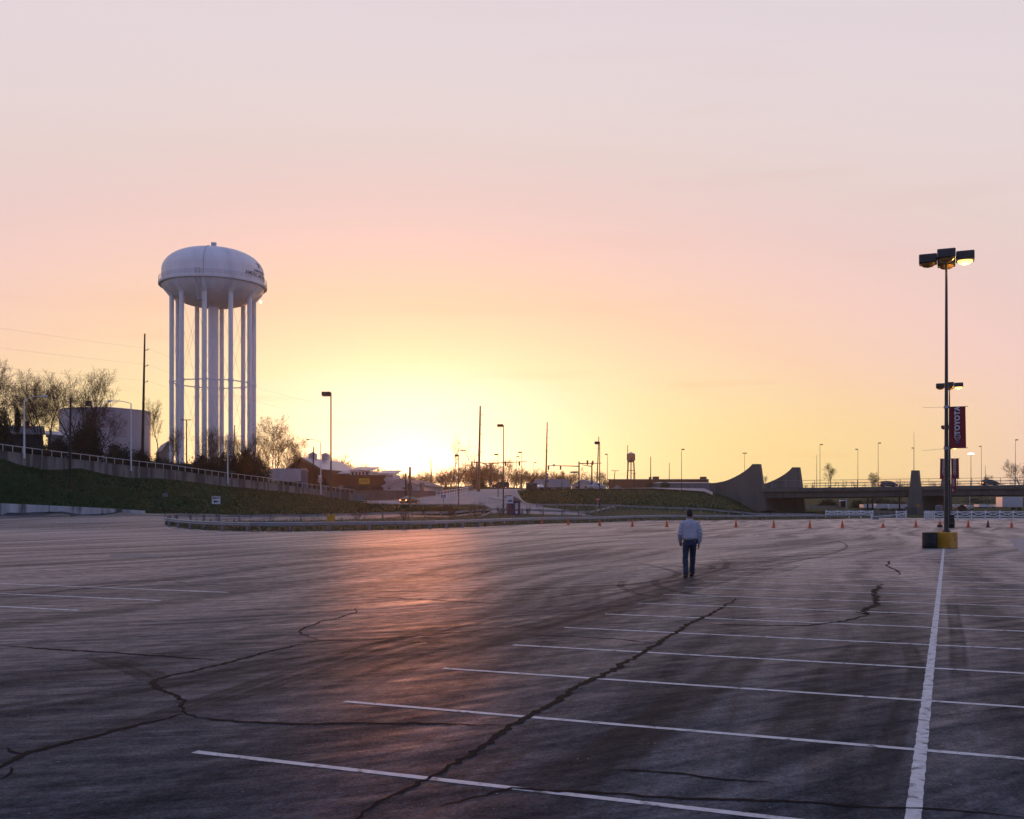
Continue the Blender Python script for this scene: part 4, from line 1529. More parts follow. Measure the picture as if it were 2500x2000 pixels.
def bridge():
    A = P(1868, 1251, 290)
    t = thing('road_bridge', 'concrete road bridge with swept wing walls and a tapered pier on the right', 'bridge', A)
    # curved wing walls, front and rear
    out = [(1732, 1180), (1750, 1178.5), (1768, 1175), (1781, 1170.5), (1793.5, 1164.7), (1805, 1158.5), (1817, 1151), (1828.6, 1142), (1837, 1133), (1853.5, 1133), (1860, 1180), (1868.5, 1256), (1732, 1256)]
    poly = [P(x, y, 290) for x, y in out]
    MB().prism(poly, (.9, 1.1, 0)).build('wing_wall', BCON, t, world=True, smooth=False)
    poly2 = [p + SKEW for p in poly]
    MB().prism(poly2, (.9, 1.1, 0)).build('wing_wall', BCON, t, world=True, smooth=False)
    for o in (Vector((0, 0, 0)), SKEW):                       # cast joint across each wing
        a, c = P(1788, 1220.5, 290) + o, P(1864, 1221.5, 290) + o
        MB().box((a + c) / 2 + Vector((0, -.01, 0)), ((c - a).length, .03, .07)).build('cast_joint', BDARK, t, world=True, smooth=False)
    # abutment face between the wings
    q = [P(1868, 1262, 290.2), P(1868, 1262, 290.2) + SKEW]
    top = P(1868, 1205, 290).z
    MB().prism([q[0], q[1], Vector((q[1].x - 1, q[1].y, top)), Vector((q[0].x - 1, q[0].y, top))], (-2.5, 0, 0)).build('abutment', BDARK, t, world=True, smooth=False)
    # deck, parapets, girders; the deck rises slightly to the right
    xl, xr = P(1858, 0, 290).x, P(2800, 0, 290).x
    zl, zr = P(0, 1192.5, 290).z, P(0, 1192.5, 290).z + 1.45

    def zat(x):
        return zl + (zr - zl) * (x - xl) / (xr - xl)

    def slab(y0, y1, za, zb, nm, m, x0=xl, x1=xr):
        pts = []
        for x, z in ((x0, zat(x0)), (x1, zat(x1))):
            for y, dz in ((y0, za), (y1, za), (y1, zb), (y0, zb)):
                pts.append((x + (y - 290) * SKEW.x / SKEW.y, y, z + dz))
        b = MB().add(pts, [(0, 1, 2, 3), (7, 6, 5, 4), (0, 4, 5, 1), (1, 5, 6, 2), (2, 6, 7, 3), (3, 7, 4, 0)])
        return b.build(nm, m, t, world=True, smooth=False)
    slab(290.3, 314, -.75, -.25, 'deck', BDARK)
    n = 14
    for k in range(n):                                       # parapet in cast lengths
        x0 = xl + (xr - xl) * k / n
        x1 = xl + (xr - xl) * (k + 1) / n - .03
        slab(289.7, 290.28, -1.05, 0, 'parapet', BCON, x0, x1)
    slab(314.02, 314.6, -1.05, 0, 'parapet', BCON)
    for k, y in enumerate((290.9, 295.5, 300, 304.5, 309, 313)):
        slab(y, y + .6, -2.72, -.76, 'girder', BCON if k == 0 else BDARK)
    # railings on both sides
    for y in (290.0, 314.3):
        off = (y - 290) * SKEW.x / SKEW.y
        for dz in (.55, 1.15, 2.1):
            MB().cyl((xl + 3 + off, y, zat(xl + 3) + dz), (xr + off, y, zat(xr) + dz), .06, n=5).build('rail', POSTM, t, world=True)
        x = xl + 3
        while x < xr:
            MB().box((x + off, y, zat(x) + 1.05), (.11, .11, 2.2)).build('rail_post', POSTM, t, world=True, smooth=False)
            x += 4.05
    # tapered pier towers with a wall between
    def tower(o):
        f = [P(2224.6, 1148.5, 288.6), P(2241.7, 1148.5, 288.6), P(2253, 1272, 288.6), P(2213, 1272, 288.6)]
        f = [p + o for p in f]
        bk = [p + Vector((1.0, 1.4, 0)) for p in f]
        MB().add(f + bk, [(0, 1, 2, 3), (7, 6, 5, 4), (0, 4, 5, 1), (1, 5, 6, 2), (2, 6, 7, 3), (3, 7, 4, 0)]).build('pier_tower', BCON, t, world=True, smooth=False)
    tower(Vector((0, 0, 0)))
    tower(SKEW * 1.09)
    p0 = P(2218, 1268, 290.5)
    p1 = p0 + SKEW * 1.02
    zt = zat(p0.x) - 2.75
    MB().prism([p0, p1, Vector((p1.x, p1.y, zt)), Vector((p0.x, p0.y, zt))], (2.6, 0, 0)).build('pier_wall', BDARK, t, world=True, smooth=False)
    p0 = P(2213, 1232, 284)
    MB().box((P(2226, 0, 284).x, 284.5, .9), (3.0, 1.6, 2.6), bev=.1).build('pier_footing', mat('footing_stone', (.07, .068, .07), .9, var=.3, scale=1.2), t, world=True)
    # far pier at the edge of the picture, hides nothing but carries the deck
    p0 = P(2600, 1268, 290.5)
    p1 = p0 + SKEW * 1.02
    zt = zat(p0.x) - 2.75
    MB().prism([p0, p1, Vector((p1.x, p1.y, zt)), Vector((p0.x, p0.y, zt))], (2.6, 0, 0)).build('pier_wall', BDARK, t, world=True, smooth=False)
    return zat


bridge_z = bridge()
t = thing('warning_sign', 'small yellow diamond warning sign in front of the bridge pier', 'sign', P(2241, 1262, 270))
MB().cyl((0, .04, -.3), (0, .04, 3.4), .04, n=6).build('post', POSTM, t)
MB().box((0, 0, 3.0), (.85, .03, .85), M=Matrix.Rotation(R(45), 4, 'Y')).build('sign_face', mat('sign_amber', (.42, .17, .02), .6), t, smooth=False)
MB().box((0, -.02, 3.0), (.1, .02, .55)).box((0, -.02, 3.12), (.3, .02, .1)).build('symbol', BLACK, t, smooth=False)

# ------------------------------------------------------------------ buildings
def quadwall(a, c, z0, z1):
    return [Vector((a[0], a[1], z0)), Vector((c[0], c[1], z0)), Vector((c[0], c[1], z1)), Vector((a[0], a[1], z1))]


def gabled(name, label, A, B, C, z0, ze, za, wall, roof, over=.5, eave_trim=None):
    """A-B is the gable end, B-C the side seen; ridge runs from the middle of A-B"""
    A, B, C = Vector(A), Vector(B), Vector(C)
    D = A + C - B
    t = thing(name, label, 'building', ((A.x + B.x) / 2, (A.y + B.y) / 2, z0))
    m1, m2 = (A + B) / 2, (D + C) / 2
    v = [Vector((p.x, p.y, z)) for z in (z0 - 1.5, ze) for p in (A, B, C, D)] + [Vector((m1.x, m1.y, za)), Vector((m2.x, m2.y, za))]
    MB().add(v, [(0, 1, 5, 8, 4), (1, 2, 6, 5), (2, 3, 7, 9, 6), (3, 0, 4, 7)]).build('wall', wall, t, world=True, smooth=False)
    dl = (C - B).normalized() * over
    dw = (B - A).normalized()
    hw = (B - A).length / 2
    sl = (za - ze) / hw
    for s_, e0, e1, nm in ((1, B, C, 'roof'), (-1, A, D, 'roof')):
        ov = dw * (over * s_)
        q = [Vector((m1.x, m1.y, za + .12)) - Vector((dl.x, dl.y, 0)), Vector((m2.x, m2.y, za + .12)) + Vector((dl.x, dl.y, 0)),
             Vector((e1.x + dl.x + ov.x, e1.y + dl.y + ov.y, ze + .12 - sl * over)), Vector((e0.x - dl.x + ov.x, e0.y - dl.y + ov.y, ze + .12 - sl * over))]
        MB().prism(q, (0, 0, .16)).build('roof_slope', roof, t, world=True, smooth=False)
    if eave_trim:
        f = [Vector((A.x, A.y, ze)), Vector((m1.x, m1.y, za)), Vector((B.x, B.y, ze))]
        nrm = Vector((dw.y, -dw.x, 0))
        n3 = Vector((nrm.x, nrm.y, 0)) * .55
        for p, q in ((f[0], f[1]), (f[1], f[2])):
            b = MB().prism([p + n3 - Vector((0, 0, .28)), q + n3 - Vector((0, 0, .28)), q + n3 + Vector((0, 0, .1)), p + n3 + Vector((0, 0, .1))], n3 * .1)
            b.build('gable_trim', eave_trim, t, world=True, smooth=False)
    return t


def boxed(name, label, A, B, C, z0, z1, wall, roof=None, cat='building', trim=None, rise=0):
    A, B, C = Vector(A), Vector(B), Vector(C)
    D = A + C - B
    t = thing(name, label, cat, ((A.x + B.x) / 2, (A.y + B.y) / 2, z0))
    v = [Vector((p.x, p.y, z)) for z in (z0 - 1.5, z1) for p in (A, B, C, D)]
    MB().add(v, [(0, 1, 5, 4), (1, 2, 6, 5), (2, 3, 7, 6), (3, 0, 4, 7), (4, 5, 6, 7)]).build('wall', wall, t, world=True, smooth=False)
    c = (A + C) / 2
    if roof is not None:
        e = [Vector((p.x + (p.x - c.x) * .02, p.y + (p.y - c.y) * .02, z1 + .003)) for p in (A, B, C, D)]
        b = MB()
        if rise:
            l1, l2 = (A + D) / 2, (B + C) / 2
            r0, r1 = l1.lerp(l2, .06), l1.lerp(l2, .94)
            b.add(e + [Vector((r0.x, r0.y, z1 + rise)), Vector((r1.x, r1.y, z1 + rise))], [(0, 1, 5, 4), (2, 3, 4, 5), (1, 2, 5), (3, 0, 4), (3, 2, 1, 0)])
        else:
            b.prism(e, (0, 0, .35))
        b.build('roof', roof, t, world=True, smooth=False)
    return t


def openings(t, a, c, spans, z0, z1, pane, frame, proud=.06):
    """windows set on the wall from point a to point c; spans are fractions of its length"""
    a, c = Vector((a[0], a[1], 0)), Vector((c[0], c[1], 0))
    d = (c - a).normalized()
    n = Vector((d.y, -d.x, 0))
    for f0, f1 in spans:
        p, q = a.lerp(c, f0) + n * proud, a.lerp(c, f1) + n * proud
        w = MB()
        fw = .12
        zz0, zz1 = Vector((0, 0, z0)), Vector((0, 0, z1))
        for u, v_, x, y in ((p, q, z0, z0 + fw), (p, q, z1 - fw, z1), (p, p + d * fw, z0 + fw, z1 - fw), (q - d * fw, q, z0 + fw, z1 - fw)):
            w.prism([u + Vector((0, 0, x)), v_ + Vector((0, 0, x)), v_ + Vector((0, 0, y)), u + Vector((0, 0, y))], -n * .12)
        fo = w.build('window', frame, t, world=True, smooth=False)
        g = MB().prism([p - n * .05 + zz0, q - n * .05 + zz0, q - n * .05 + zz1, p - n * .05 + zz1], -n * .02).build('pane', pane, t, world=True, smooth=False)
        g.parent = fo


BRICK = mat('dark_red_siding', (0.060, 0.022, 0.018), .85, var=.2, scale=1.5, streak=True)
METROOF = mat('metal_roof', (0.34, 0.33, 0.37), .45, .2, var=.12, scale=.6, streak=True)
CREAM = mat('white_siding', (0.48, 0.46, 0.47), .8, var=.1, scale=1.2)
PANE = mat('dark_pane', (0.03, 0.02, 0.02), .15, var=.1)
GREYW = mat('grey_cladding', (0.17, 0.16, 0.18), .8, var=.15, scale=.5, streak=True)
SHINGLE = mat('grey_shingle', (0.16, 0.15, 0.165), .9, var=.25, scale=1.6)
REDW = mat('red_brick_far', (0.16, 0.055, 0.04), .9, var=.25, scale=.8)
TAN = mat('pink_block', (0.17, 0.115, 0.105), .9, var=.2, scale=1.0)
zpy = lambda py, Y: CAMZ + (HOR - py) / F * Y

barn = gabled('barn', 'dark red barn with a pale metal roof and two roof vents left of the sun', XY(694, 241), XY(785, 229), XY(872, 252), 5.6, zpy(1147, 232), zpy(1119, 235), BRICK, METROOF, .6, DARK)
rz_ = math.atan2(252 - 229, XY(872, 252)[0] - XY(785, 229)[0])
for px, Y, py in ((764, 240, 1120), (795, 246, 1121)):
    c = P(px, py, Y)
    cp = MB().box(c + Vector((0, 0, .35)), (1.5, 1.5, 1.3), rz_).build('roof_vent', METROOF, barn, world=True, smooth=False)
    b = MB()
    b.add([c + Vector((math.cos(rz_ + k * math.pi / 2 + .785) * 1.35, math.sin(rz_ + k * math.pi / 2 + .785) * 1.35, 1.0)) for k in range(4)] + [c + Vector((0, 0, 1.6))], [(0, 1, 4), (1, 2, 4), (2, 3, 4), (3, 0, 4), (3, 2, 1, 0)])
    b.build('vent_cap', METROOF, barn, world=True, smooth=False).parent = cp
for px, w in ((785, 9), (812, 21)):
    MB().box(P(px + w / 2 + 4, 1191, 227) + Vector((0, -.3, 0)), (S(w, 227), .15, S(12, 227))).build('door', GREYW, barn, world=True, smooth=False)

shop = boxed('brick_shop', 'low dark brick building with white window dormers and a yellow sign', XY(798, 226), XY(940, 229), XY(946, 250), 4.6, zpy(1164, 228), BRICK, BRICK)
for x0, x1, y0, y1, n in ((855, 903, 1147.5, 1163.2, 5), (925, 960, 1156, 1167.5, 6)):
    d_ = boxed('tmp', None, None, XY(x0, 231), XY(x1, 231.5), XY(x1 + 1, 242), zpy(y1, 231), zpy(y0 + 2, 231), CREAM) if False else None
    A_, B_ = Vector(XY(x0, 230.5)), Vector(XY(x1, 231))
    C_ = B_ + Vector((.6, 9))
    D_ = A_ + Vector((.6, 9))
    zb, zt = zpy(y1, 230.5), zpy(y0 + 2.2, 230.5)
    v = [Vector((p.x, p.y, z)) for z in (zb - 1.2, zt) for p in (A_, B_, C_, D_)]
    dm = MB().add(v, [(0, 1, 5, 4), (1, 2, 6, 5), (2, 3, 7, 6), (3, 0, 4, 7), (4, 5, 6, 7)]).build('dormer', CREAM, shop, world=True, smooth=False)
    e = [Vector((p.x, p.y, zt + .003)) + Vector(dd) for p, dd in ((A_, (-.4, -.4, 0)), (B_, (.4, -.4, 0)), (C_, (.4, 0, 1.0)), (D_, (-.4, 0, 1.0)))]
    MB().prism(e, (0, 0, .22)).build('dormer_roof', METROOF, shop, world=True, smooth=False).parent = dm
    openings(shop, A_, B_, [(.05 + k * .9 / n, .05 + (k + .84) * .9 / n) for k in range(n)], zb + .15, zt - .15, PANE, CREAM)
# sloped white parapet roofs between the dormers
for x0, x1, y0, y1 in ((825, 855, 1150, 1157), (903, 926, 1160, 1166.5)):
    q = [P(x0, y1, 230), P(x1, y1, 230), P(x1, y1, 230) + Vector((0, 5, S(y1 - y0, 230))), P(x0 + 6, y1, 230) + Vector((0, 5, S(y1 - y0, 230)))]
    MB().prism(q, (0, 0, .2)).build('lean_roof', CREAM, shop, world=True, smooth=False)
MB().box(P(955, 1171, 228), (S(34, 228), 1.2, S(5, 228))).build('canopy', CREAM, shop, world=True, smooth=False)
sg = MB().box(P(889.5, 1175, 225.5), (S(25.5, 226), .12, S(14, 226))).build('sign_panel', mat('sign_yellow', (.50, .36, .02), .6, var=.1), shop, world=True, smooth=False)
for k in range(2):
    b = MB().box(P(889.5, 1172.5 + k * 4, 225.38), (S(20, 226), .03, S(1.1, 226))).build('sign_line', BLACK, shop, world=True, smooth=False)
    b.parent = sg
openings(shop, XY(838, 226.6), XY(935, 228.7), [(.02, .28), (.40, .62), (.70, .95)], zpy(1196, 227), zpy(1186, 227), PANE, BRICK)

wb = gabled('white_building', 'small white low-roofed building below the setting sun', XY(936, 224), XY(1019, 221), XY(1080, 243), 4.4, zpy(1186.5, 222), zpy(1171, 222), CREAM, mat('pink_shingle', (.22, .15, .14), .9, var=.2, scale=1.2), .5, CREAM)
openings(wb, XY(938, 223.9), XY(1017, 221.1), [(.1, .2), (.55, .68)], zpy(1195, 222), zpy(1189, 222), PANE, CREAM)
MB().box(P(1030, 1190, 223.5), (1.1, .12, 2.1)).build('door', GREYW, wb, world=True, smooth=False)
MB().box(P(1000, 1192, 220.9), (1.0, .12, 2.1)).build('door', DARK, wb, world=True, smooth=False)

house = gabled('small_house', 'small pale house with a grey roof between the tall pole and the tower', XY(398, 282), XY(423, 280), XY(404, 300), 13.5, zpy(1097, 281), zpy(1079, 281), mat('house_stucco', (.16, .14, .13), .9, var=.1), METROOF, .4)
openings(house, XY(398, 282), XY(423, 280), [(.4, .58)], zpy(1118, 281), zpy(1106, 281), PANE, CREAM)
dk = gabled('dark_house', 'dark house roof with a chimney behind the ramp at the far left', XY(-60, 158), XY(-60, 150), XY(104, 152), 8.8, zpy(1062, 152), zpy(1041, 153), mat('dark_wall', (.03, .028, .03), .9), SHINGLE, .4)
MB().box(P(66, 1040, 154), (.5, .5, 1.3)).build('chimney', REDW, dk, world=True, smooth=False)
gabled('grey_shed', 'bluish grey shed half hidden behind the bare trees on the left', XY(116, 190), XY(116, 184), XY(155, 186), 10, zpy(1064, 185), zpy(1055, 186), GREYW, METROOF, .3)


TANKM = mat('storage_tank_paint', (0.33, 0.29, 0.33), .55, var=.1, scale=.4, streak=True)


def big_tank():
    Y = 300
    c = Vector((*XY(258, Y), 12.5))
    t = thing('storage_tank', 'broad white cylindrical storage tank behind the bare trees on the left', 'storage tank', c)
    r = S(111, Y) * .94
    ht = zpy(1005, Y) - c.z
    n = 6
    for k in range(n):                                    # shell courses of welded plate
        z0, z1 = -1.5 + (ht + 1.5) * k / n, -1.5 + (ht + 1.5) * (k + 1) / n - .03
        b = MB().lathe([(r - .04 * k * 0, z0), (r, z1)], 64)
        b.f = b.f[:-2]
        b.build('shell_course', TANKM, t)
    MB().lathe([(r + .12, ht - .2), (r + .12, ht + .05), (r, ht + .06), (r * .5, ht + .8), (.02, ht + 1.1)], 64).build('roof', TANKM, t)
    MB().box((0, -r + .6, ht + 1.1), (1.5, 1.0, 1.5)).build('gauge_box', DARK, t)
    b = MB()
    for k in range(9):
        a = R(-88 + k * 3.2)
        p = (r * math.cos(a), r * math.sin(a), ht)
        b.cyl(p, (p[0], p[1], ht + 1.9), .05, n=4)
    for h_ in (.95, 1.9):
        b.tube([(r * math.cos(R(-88 + k * 3.2)), r * math.sin(R(-88 + k * 3.2)), ht + h_) for k in range(9)], .05, 4)
    b.build('roof_railing', TGREY, t)


big_tank()


def trailer(name, label, A, B, C, z0, z1, m, ribs=8):
    """box trailer: A-B end wall, B-C long side, on wheels"""
    A, B, C = Vector(A), Vector(B), Vector(C)
    D = A + C - B
    t = thing(name, label, 'trailer', ((A.x + C.x) / 2, (A.y + C.y) / 2, z0))
    v = [Vector((p.x, p.y, z)) for z in (z0 + 1.1, z1) for p in (A, B, C, D)]
    MB().add(v, [(0, 1, 5, 4), (1, 2, 6, 5), (2, 3, 7, 6), (3, 0, 4, 7), (4, 5, 6, 7), (3, 2, 1, 0)]).build('box_body', m, t, world=True, smooth=False)
    d = (C - B).normalized()
    nrm = Vector((d.y, -d.x))
    L_ = (C - B).length
    for k in range(ribs + 1):
        p = B + d * (L_ * (.01 + .98 * k / ribs)) + nrm * .02
        MB().box((p.x, p.y, (z0 + 1.1 + z1) / 2), (.07, .07, z1 - z0 - 1.15), math.atan2(d.y, d.x)).build('side_rib', m, t, world=True, smooth=False)
    for f in (.12, .2):
        for o in (.15, (A - B).length - .35):
            p = B + d * (L_ * (1 - f)) + (A - B).normalized() * o
            q = p + (A - B).normalized() * .25
            w = MB().cyl((p.x, p.y, z0 + .5), (q.x, q.y, z0 + .5), .5, n=14).build('wheel', BLACK, t, world=True)
    for f in (.85, .87):
        p = B + d * (L_ * (1 - f)) + (A - B).normalized() * .4
    MB().box(((B + d * L_ * .22).x, (B + d * L_ * .22).y + .4, z0 + .55), (.15, .15, 1.1)).build('landing_leg', DARK, t, world=True, smooth=False)
    return t


TRW = mat('trailer_aluminium', (0.33, 0.31, 0.35), .55, .1, var=.12, scale=.8)
trailer('semi_trailer', 'pale semi-trailer parked beside the dark barn', XY(651, 214), XY(673, 207), XY(735, 211), zpy(1187, 208), zpy(1144, 209), TRW)
boxed('shed', 'grey shed between the trailer and the barn', XY(735, 222), XY(748, 222), XY(752, 232), 5, zpy(1148, 222), GREYW, METROOF)

gr = boxed('office_building', 'long low building with a grey hipped roof behind the cross road', XY(1299, 322), XY(1394, 322), XY(1394, 336), 6.6, zpy(1190, 322), BRICK, SHINGLE, rise=S(21, 329))
openings(gr, XY(1299, 322), XY(1394, 322), [(.06, .14), (.24, .34), (.5, .6), (.78, .9)], zpy(1195.5, 322), zpy(1191.5, 322), PANE, CREAM)
wh = gabled('white_store', 'white fronted store with a blue-grey roof right of the signal gantry', XY(1396, 345), XY(1448, 338), XY(1480, 372), 7, zpy(1185, 340), zpy(1172, 341), CREAM, mat('slate_roof', (.15, .16, .21), .8, var=.1), .4, CREAM)
openings(wh, XY(1396, 345), XY(1448, 338), [(.15, .35), (.6, .85)], zpy(1193, 341), zpy(1187, 341), PANE, CREAM)
gabled('low_kiosk', 'low white pitched kiosk behind the silver sedan', XY(1496, 292), XY(1518, 292), XY(1520, 302), 7, zpy(1194, 292), zpy(1188, 292), CREAM, CREAM, .3)
rw = boxed('red_warehouse', 'long red warehouse with boxes on its flat roof below the old tank', XY(1486, 430), XY(1728, 430), XY(1728, 470), 7, zpy(1172, 430), REDW, SHINGLE)
for x0, x1, y0 in ((1594, 1608, 1164), (1710, 1723.5, 1164.5), (1585, 1589.5, 1165)):
    MB().box(P((x0 + x1) / 2, (y0 + 1170) / 2, 434), (S(x1 - x0, 434), 3, S(1170.5 - y0, 434))).build('roof_unit', REDW, rw, world=True, smooth=False)
gw = boxed('grey_warehouse', 'grey clad warehouse with a pale roof edge left of the bridge wing', XY(1594, 350), XY(1738, 352), XY(1738, 385), 7, zpy(1179.5, 350), GREYW, mat('pale_roof', (.34, .32, .30), .8, var=.1), rise=S(5, 360))
for k in range(9):
    p = Vector(XY(1600 + k * 16, 349.9))
    MB().box((p.x, p.y, zpy(1187, 350)), (.12, .1, S(14, 350))).build('cladding_joint', mat('joint', (.10, .095, .10), .8), gw, world=True, smooth=False)


def old_tank():
    Y = 620
    c = Vector((*XY(1540.5, Y), 10))
    t = thing('old_water_tank', 'small old rust-red water tank on four legs above the warehouse', 'water tower', c)
    RUST = mat('rusty_tank', (0.20, 0.085, 0.06), .85, var=.3, scale=.5, second=(.34, .30, .28), sscale=.35, sthr=.58)
    zz = lambda py: zpy(py, Y) - c.z
    r = S(10.4, Y)
    MB().lathe([(.02, zz(1130)), (r * .5, zz(1128.5)), (r * .9, zz(1124.5)), (r, zz(1121)), (r, zz(1110)), (r * .98, zz(1109.5))], 24).build('tank', RUST, t)
    MB().lathe([(r * 1.08, zz(1109.5)), (r * 1.08, zz(1109)), (.02, zz(1103.8))], 24).build('conical_roof', mat('tank_roof', (.38, .30, .28), .8), t)
    MB().lathe([(r * 1.12, zz(1122)), (r * 1.12, zz(1121.2)), (r, zz(1121))], 24).build('walkway', RUST, t)
    for sx in (-1, 1):
        for sy in (-1, 1):
            MB().cyl((sx * r * .62, sy * r * .62, zz(1125)), (sx * r * 1.12, sy * r * 1.12, -3), .22, n=6).build('leg', RUST, t)
    for z_, k in ((zz(1149), .84),):
        q = [(sx * r * k, sy * r * k, z_) for sx, sy in ((-1, -1), (1, -1), (1, 1), (-1, 1), (-1, -1))]
        MB().tube(q, .12, 4).build('brace', RUST, t)
    MB().cyl((0, 0, zz(1130)), (0, 0, -3), .35, n=8).build('riser', RUST, t)


old_tank()


# ------------------------------------------------------------------ retaining wall, handrail and chain-link by the upper road
t = thing('roadside_wall', 'pinkish block retaining wall under the small white building', 'wall', G(960, 219))
pts = [(862, 216.5, 1198), (930, 216, 1197.5), (1000, 216, 1197.5), (1064, 220, 1199), (1110, 232, 1192), (1156, 244, 1184)]
for (a, ya, za), (c, yc, zc) in zip(pts, pts[1:]):
    n = 4
    for k in range(n):
        f0, f1 = k / n, (k + 1) / n
        p0 = Vector((*XY(a + (c - a) * f0, ya + (yc - ya) * f0), 0))
        p1 = Vector((*XY(a + (c - a) * f1, ya + (yc - ya) * f1), 0))
        z_0 = zpy(za, ya) * (1 - f0) + zpy(zc, yc) * f0
        z_1 = zpy(za, ya) * (1 - f1) + zpy(zc, yc) * f1
        q = [p0 + Vector((0, 0, 1.5)), p1 + Vector((-.03, 0, 1.5)), p1 + Vector((-.03, 0, z_1)), p0 + Vector((0, 0, z_0))]
        MB().prism(q, (0, .35, 0)).build('wall_panel', TAN, t, world=True, smooth=False)
t = thing('handrail', 'white pipe handrail along the pavement by the upper road', 'railing', G(1110, 214))
q = [G(1066, 207, .2), G(1090, 211, .2), G(1110, 216, .2), G(1130, 222, .2), G(1143, 228, .2)]
dense = along(q, 1.6)
for h_ in (.55, 1.15):
    MB().tube([p + Vector((0, 0, h_)) for p in dense], .05, 5).build('rail', WHITE, t, world=True)
for p in dense:
    MB().cyl(p - Vector((0, 0, .4)), p + Vector((0, 0, 1.2)), .045, n=5).build('post', WHITE, t, world=True)
t = thing('chain_link_fence', 'short pale chain-link fence panel at the lower end of the ramp wall', 'fence', G(877, 213))
q0, q1 = P(866, 1222, 212.5), P(890, 1223, 214)
for k in range(4):
    p = q0.lerp(q1, k / 3)
    MB().cyl(p - Vector((0, 0, .5)), p + Vector((0, 0, 1.45)), .05, n=5).build('post', GALV, t, world=True)
for h_ in (.05, 1.42):
    MB().cyl(q0 + Vector((0, 0, h_)), q1 + Vector((0, 0, h_)), .03, n=5).build('rail', GALV, t, world=True)
b = MB()
for k in range(16):
    for s_ in (-1, 1):
        f0, f1 = k / 15, k / 15 + s_ * .5
        for a_, c_ in (((f0, 0), (min(max(f1, 0), 1), abs(min(max(f1, 0), 1) - f0) / .5)),):
            b.cyl(q0.lerp(q1, a_[0]) + Vector((0, 0, .05)), q0.lerp(q1, c_[0]) + Vector((0, 0, .05 + 1.37 * c_[1])), .012, n=3)
b.build('wire_mesh', GALV, t, world=True)

# ------------------------------------------------------------------ white fences, gate and barrier at the far edge of the lot
def board(b, p, q, h_=.13, th=.05):
    p, q = Vector(p), Vector(q)
    d = q - p
    n = Vector((d.y, -d.x, 0)).normalized() * th
    up = Vector((0, 0, h_ / 2))
    b.prism([p - up, q - up, q + up, p + up], n)
    return b


def paddock(label, posts, Y, base, top, end_rails=True):
    ps = [P(p, base, Y) for p in posts]
    t = thing('paddock_fence', label, 'fence', ps[len(ps) // 2])
    h_ = S(base - top, Y)
    for p in ps:
        MB().box(p + Vector((0, 0, h_ / 2 - .2)), (.16, .16, h_ + .45), bev=.02).build('post', WHITE, t, world=True)
        MB().lathe([(.12, 0), (.12, .03), (.01, .1)], 4, p + Vector((0, 0, h_ + .03))).build('post_cap', WHITE, t, world=True)
    for a, c in zip(ps, ps[1:]):
        yo = Vector((0, -.08, 0))
        for f in (.10, .36, .93):
            board(MB(), a + yo + Vector((0, 0, h_ * f)), c + yo + Vector((0, 0, h_ * f))).build('rail', WHITE, t, world=True, smooth=False)
        for (u, v_), o in (((.42, .86), .0), ((.86, .42), -.055)):
            yo2 = Vector((0, -.14 + o, 0))
            board(MB(), a + yo2 + Vector((0, 0, h_ * u)), c + yo2 + Vector((0, 0, h_ * v_)), .11).build('cross_rail', WHITE, t, world=True, smooth=False)
    return t


paddock('white crossbuck fence left of the metal gate', [2016.4, 2044.5, 2073, 2101.8, 2131], 178, 1259, 1247.5)
paddock('short white fence section between the gate and the bridge pier', [2188.5, 2212], 168, 1267, 1248)
paddock('white crossbuck fence running right behind the lamp row', [2280.7, 2309, 2337.7, 2372, 2406, 2441, 2473.6, 2507, 2541, 2575], 160, 1268.5, 1248.5)
paddock('stack of white fence panels leaning at the left end of the right fence', [2257.5, 2262, 2266, 2270.5, 2276], 162, 1267.5, 1249)
t = thing('metal_gate', 'pale tubular metal gate between two white fence posts', 'gate', P(2160, 1266, 170))
q0, q1 = P(2132.5, 1266, 170), P(2187.5, 1266, 170)
for f in (.05, .28, .52, .76, 1.0):
    MB().cyl(q0 + Vector((0, 0, .1 + 1.1 * f)), q1 + Vector((0, 0, .1 + 1.1 * f)), .035, n=6).build('bar', GALV, t, world=True)
for f in (0, .25, .5, .75, 1):
    p = q0.lerp(q1, f)
    MB().cyl(p + Vector((0, .04, .1)), p + Vector((0, .04, 1.25)), .03, n=6).build('upright', GALV, t, world=True)
t = thing('barrier_arm', 'white swing barrier with a low post in front of the bridge pier', 'barrier', P(2128, 1269, 161))
MB().box((0, 0, .4), (.2, .2, .9)).build('post', WHITE, t)
MB().cyl((0, 0, .45), (S(102, 161), 2.5, S(14.5, 161)), .05, n=6).build('arm', WHITE, t)
MB().cyl((.2, 0, .2), (S(60, 161), 1.5, S(9, 161)), .03, n=6).build('brace', WHITE, t)
t = thing('concrete_block', 'dark concrete block at the foot of the swing barrier', 'block', P(2137, 1268, 163))
MB().prism([(-.5, -.3, 0), (.5, -.3, 0), (.45, -.2, .38), (-.45, -.2, .38)], (0, .5, 0)).build('body', mat('dark_concrete', (.05, .05, .055), .9), t, smooth=False)

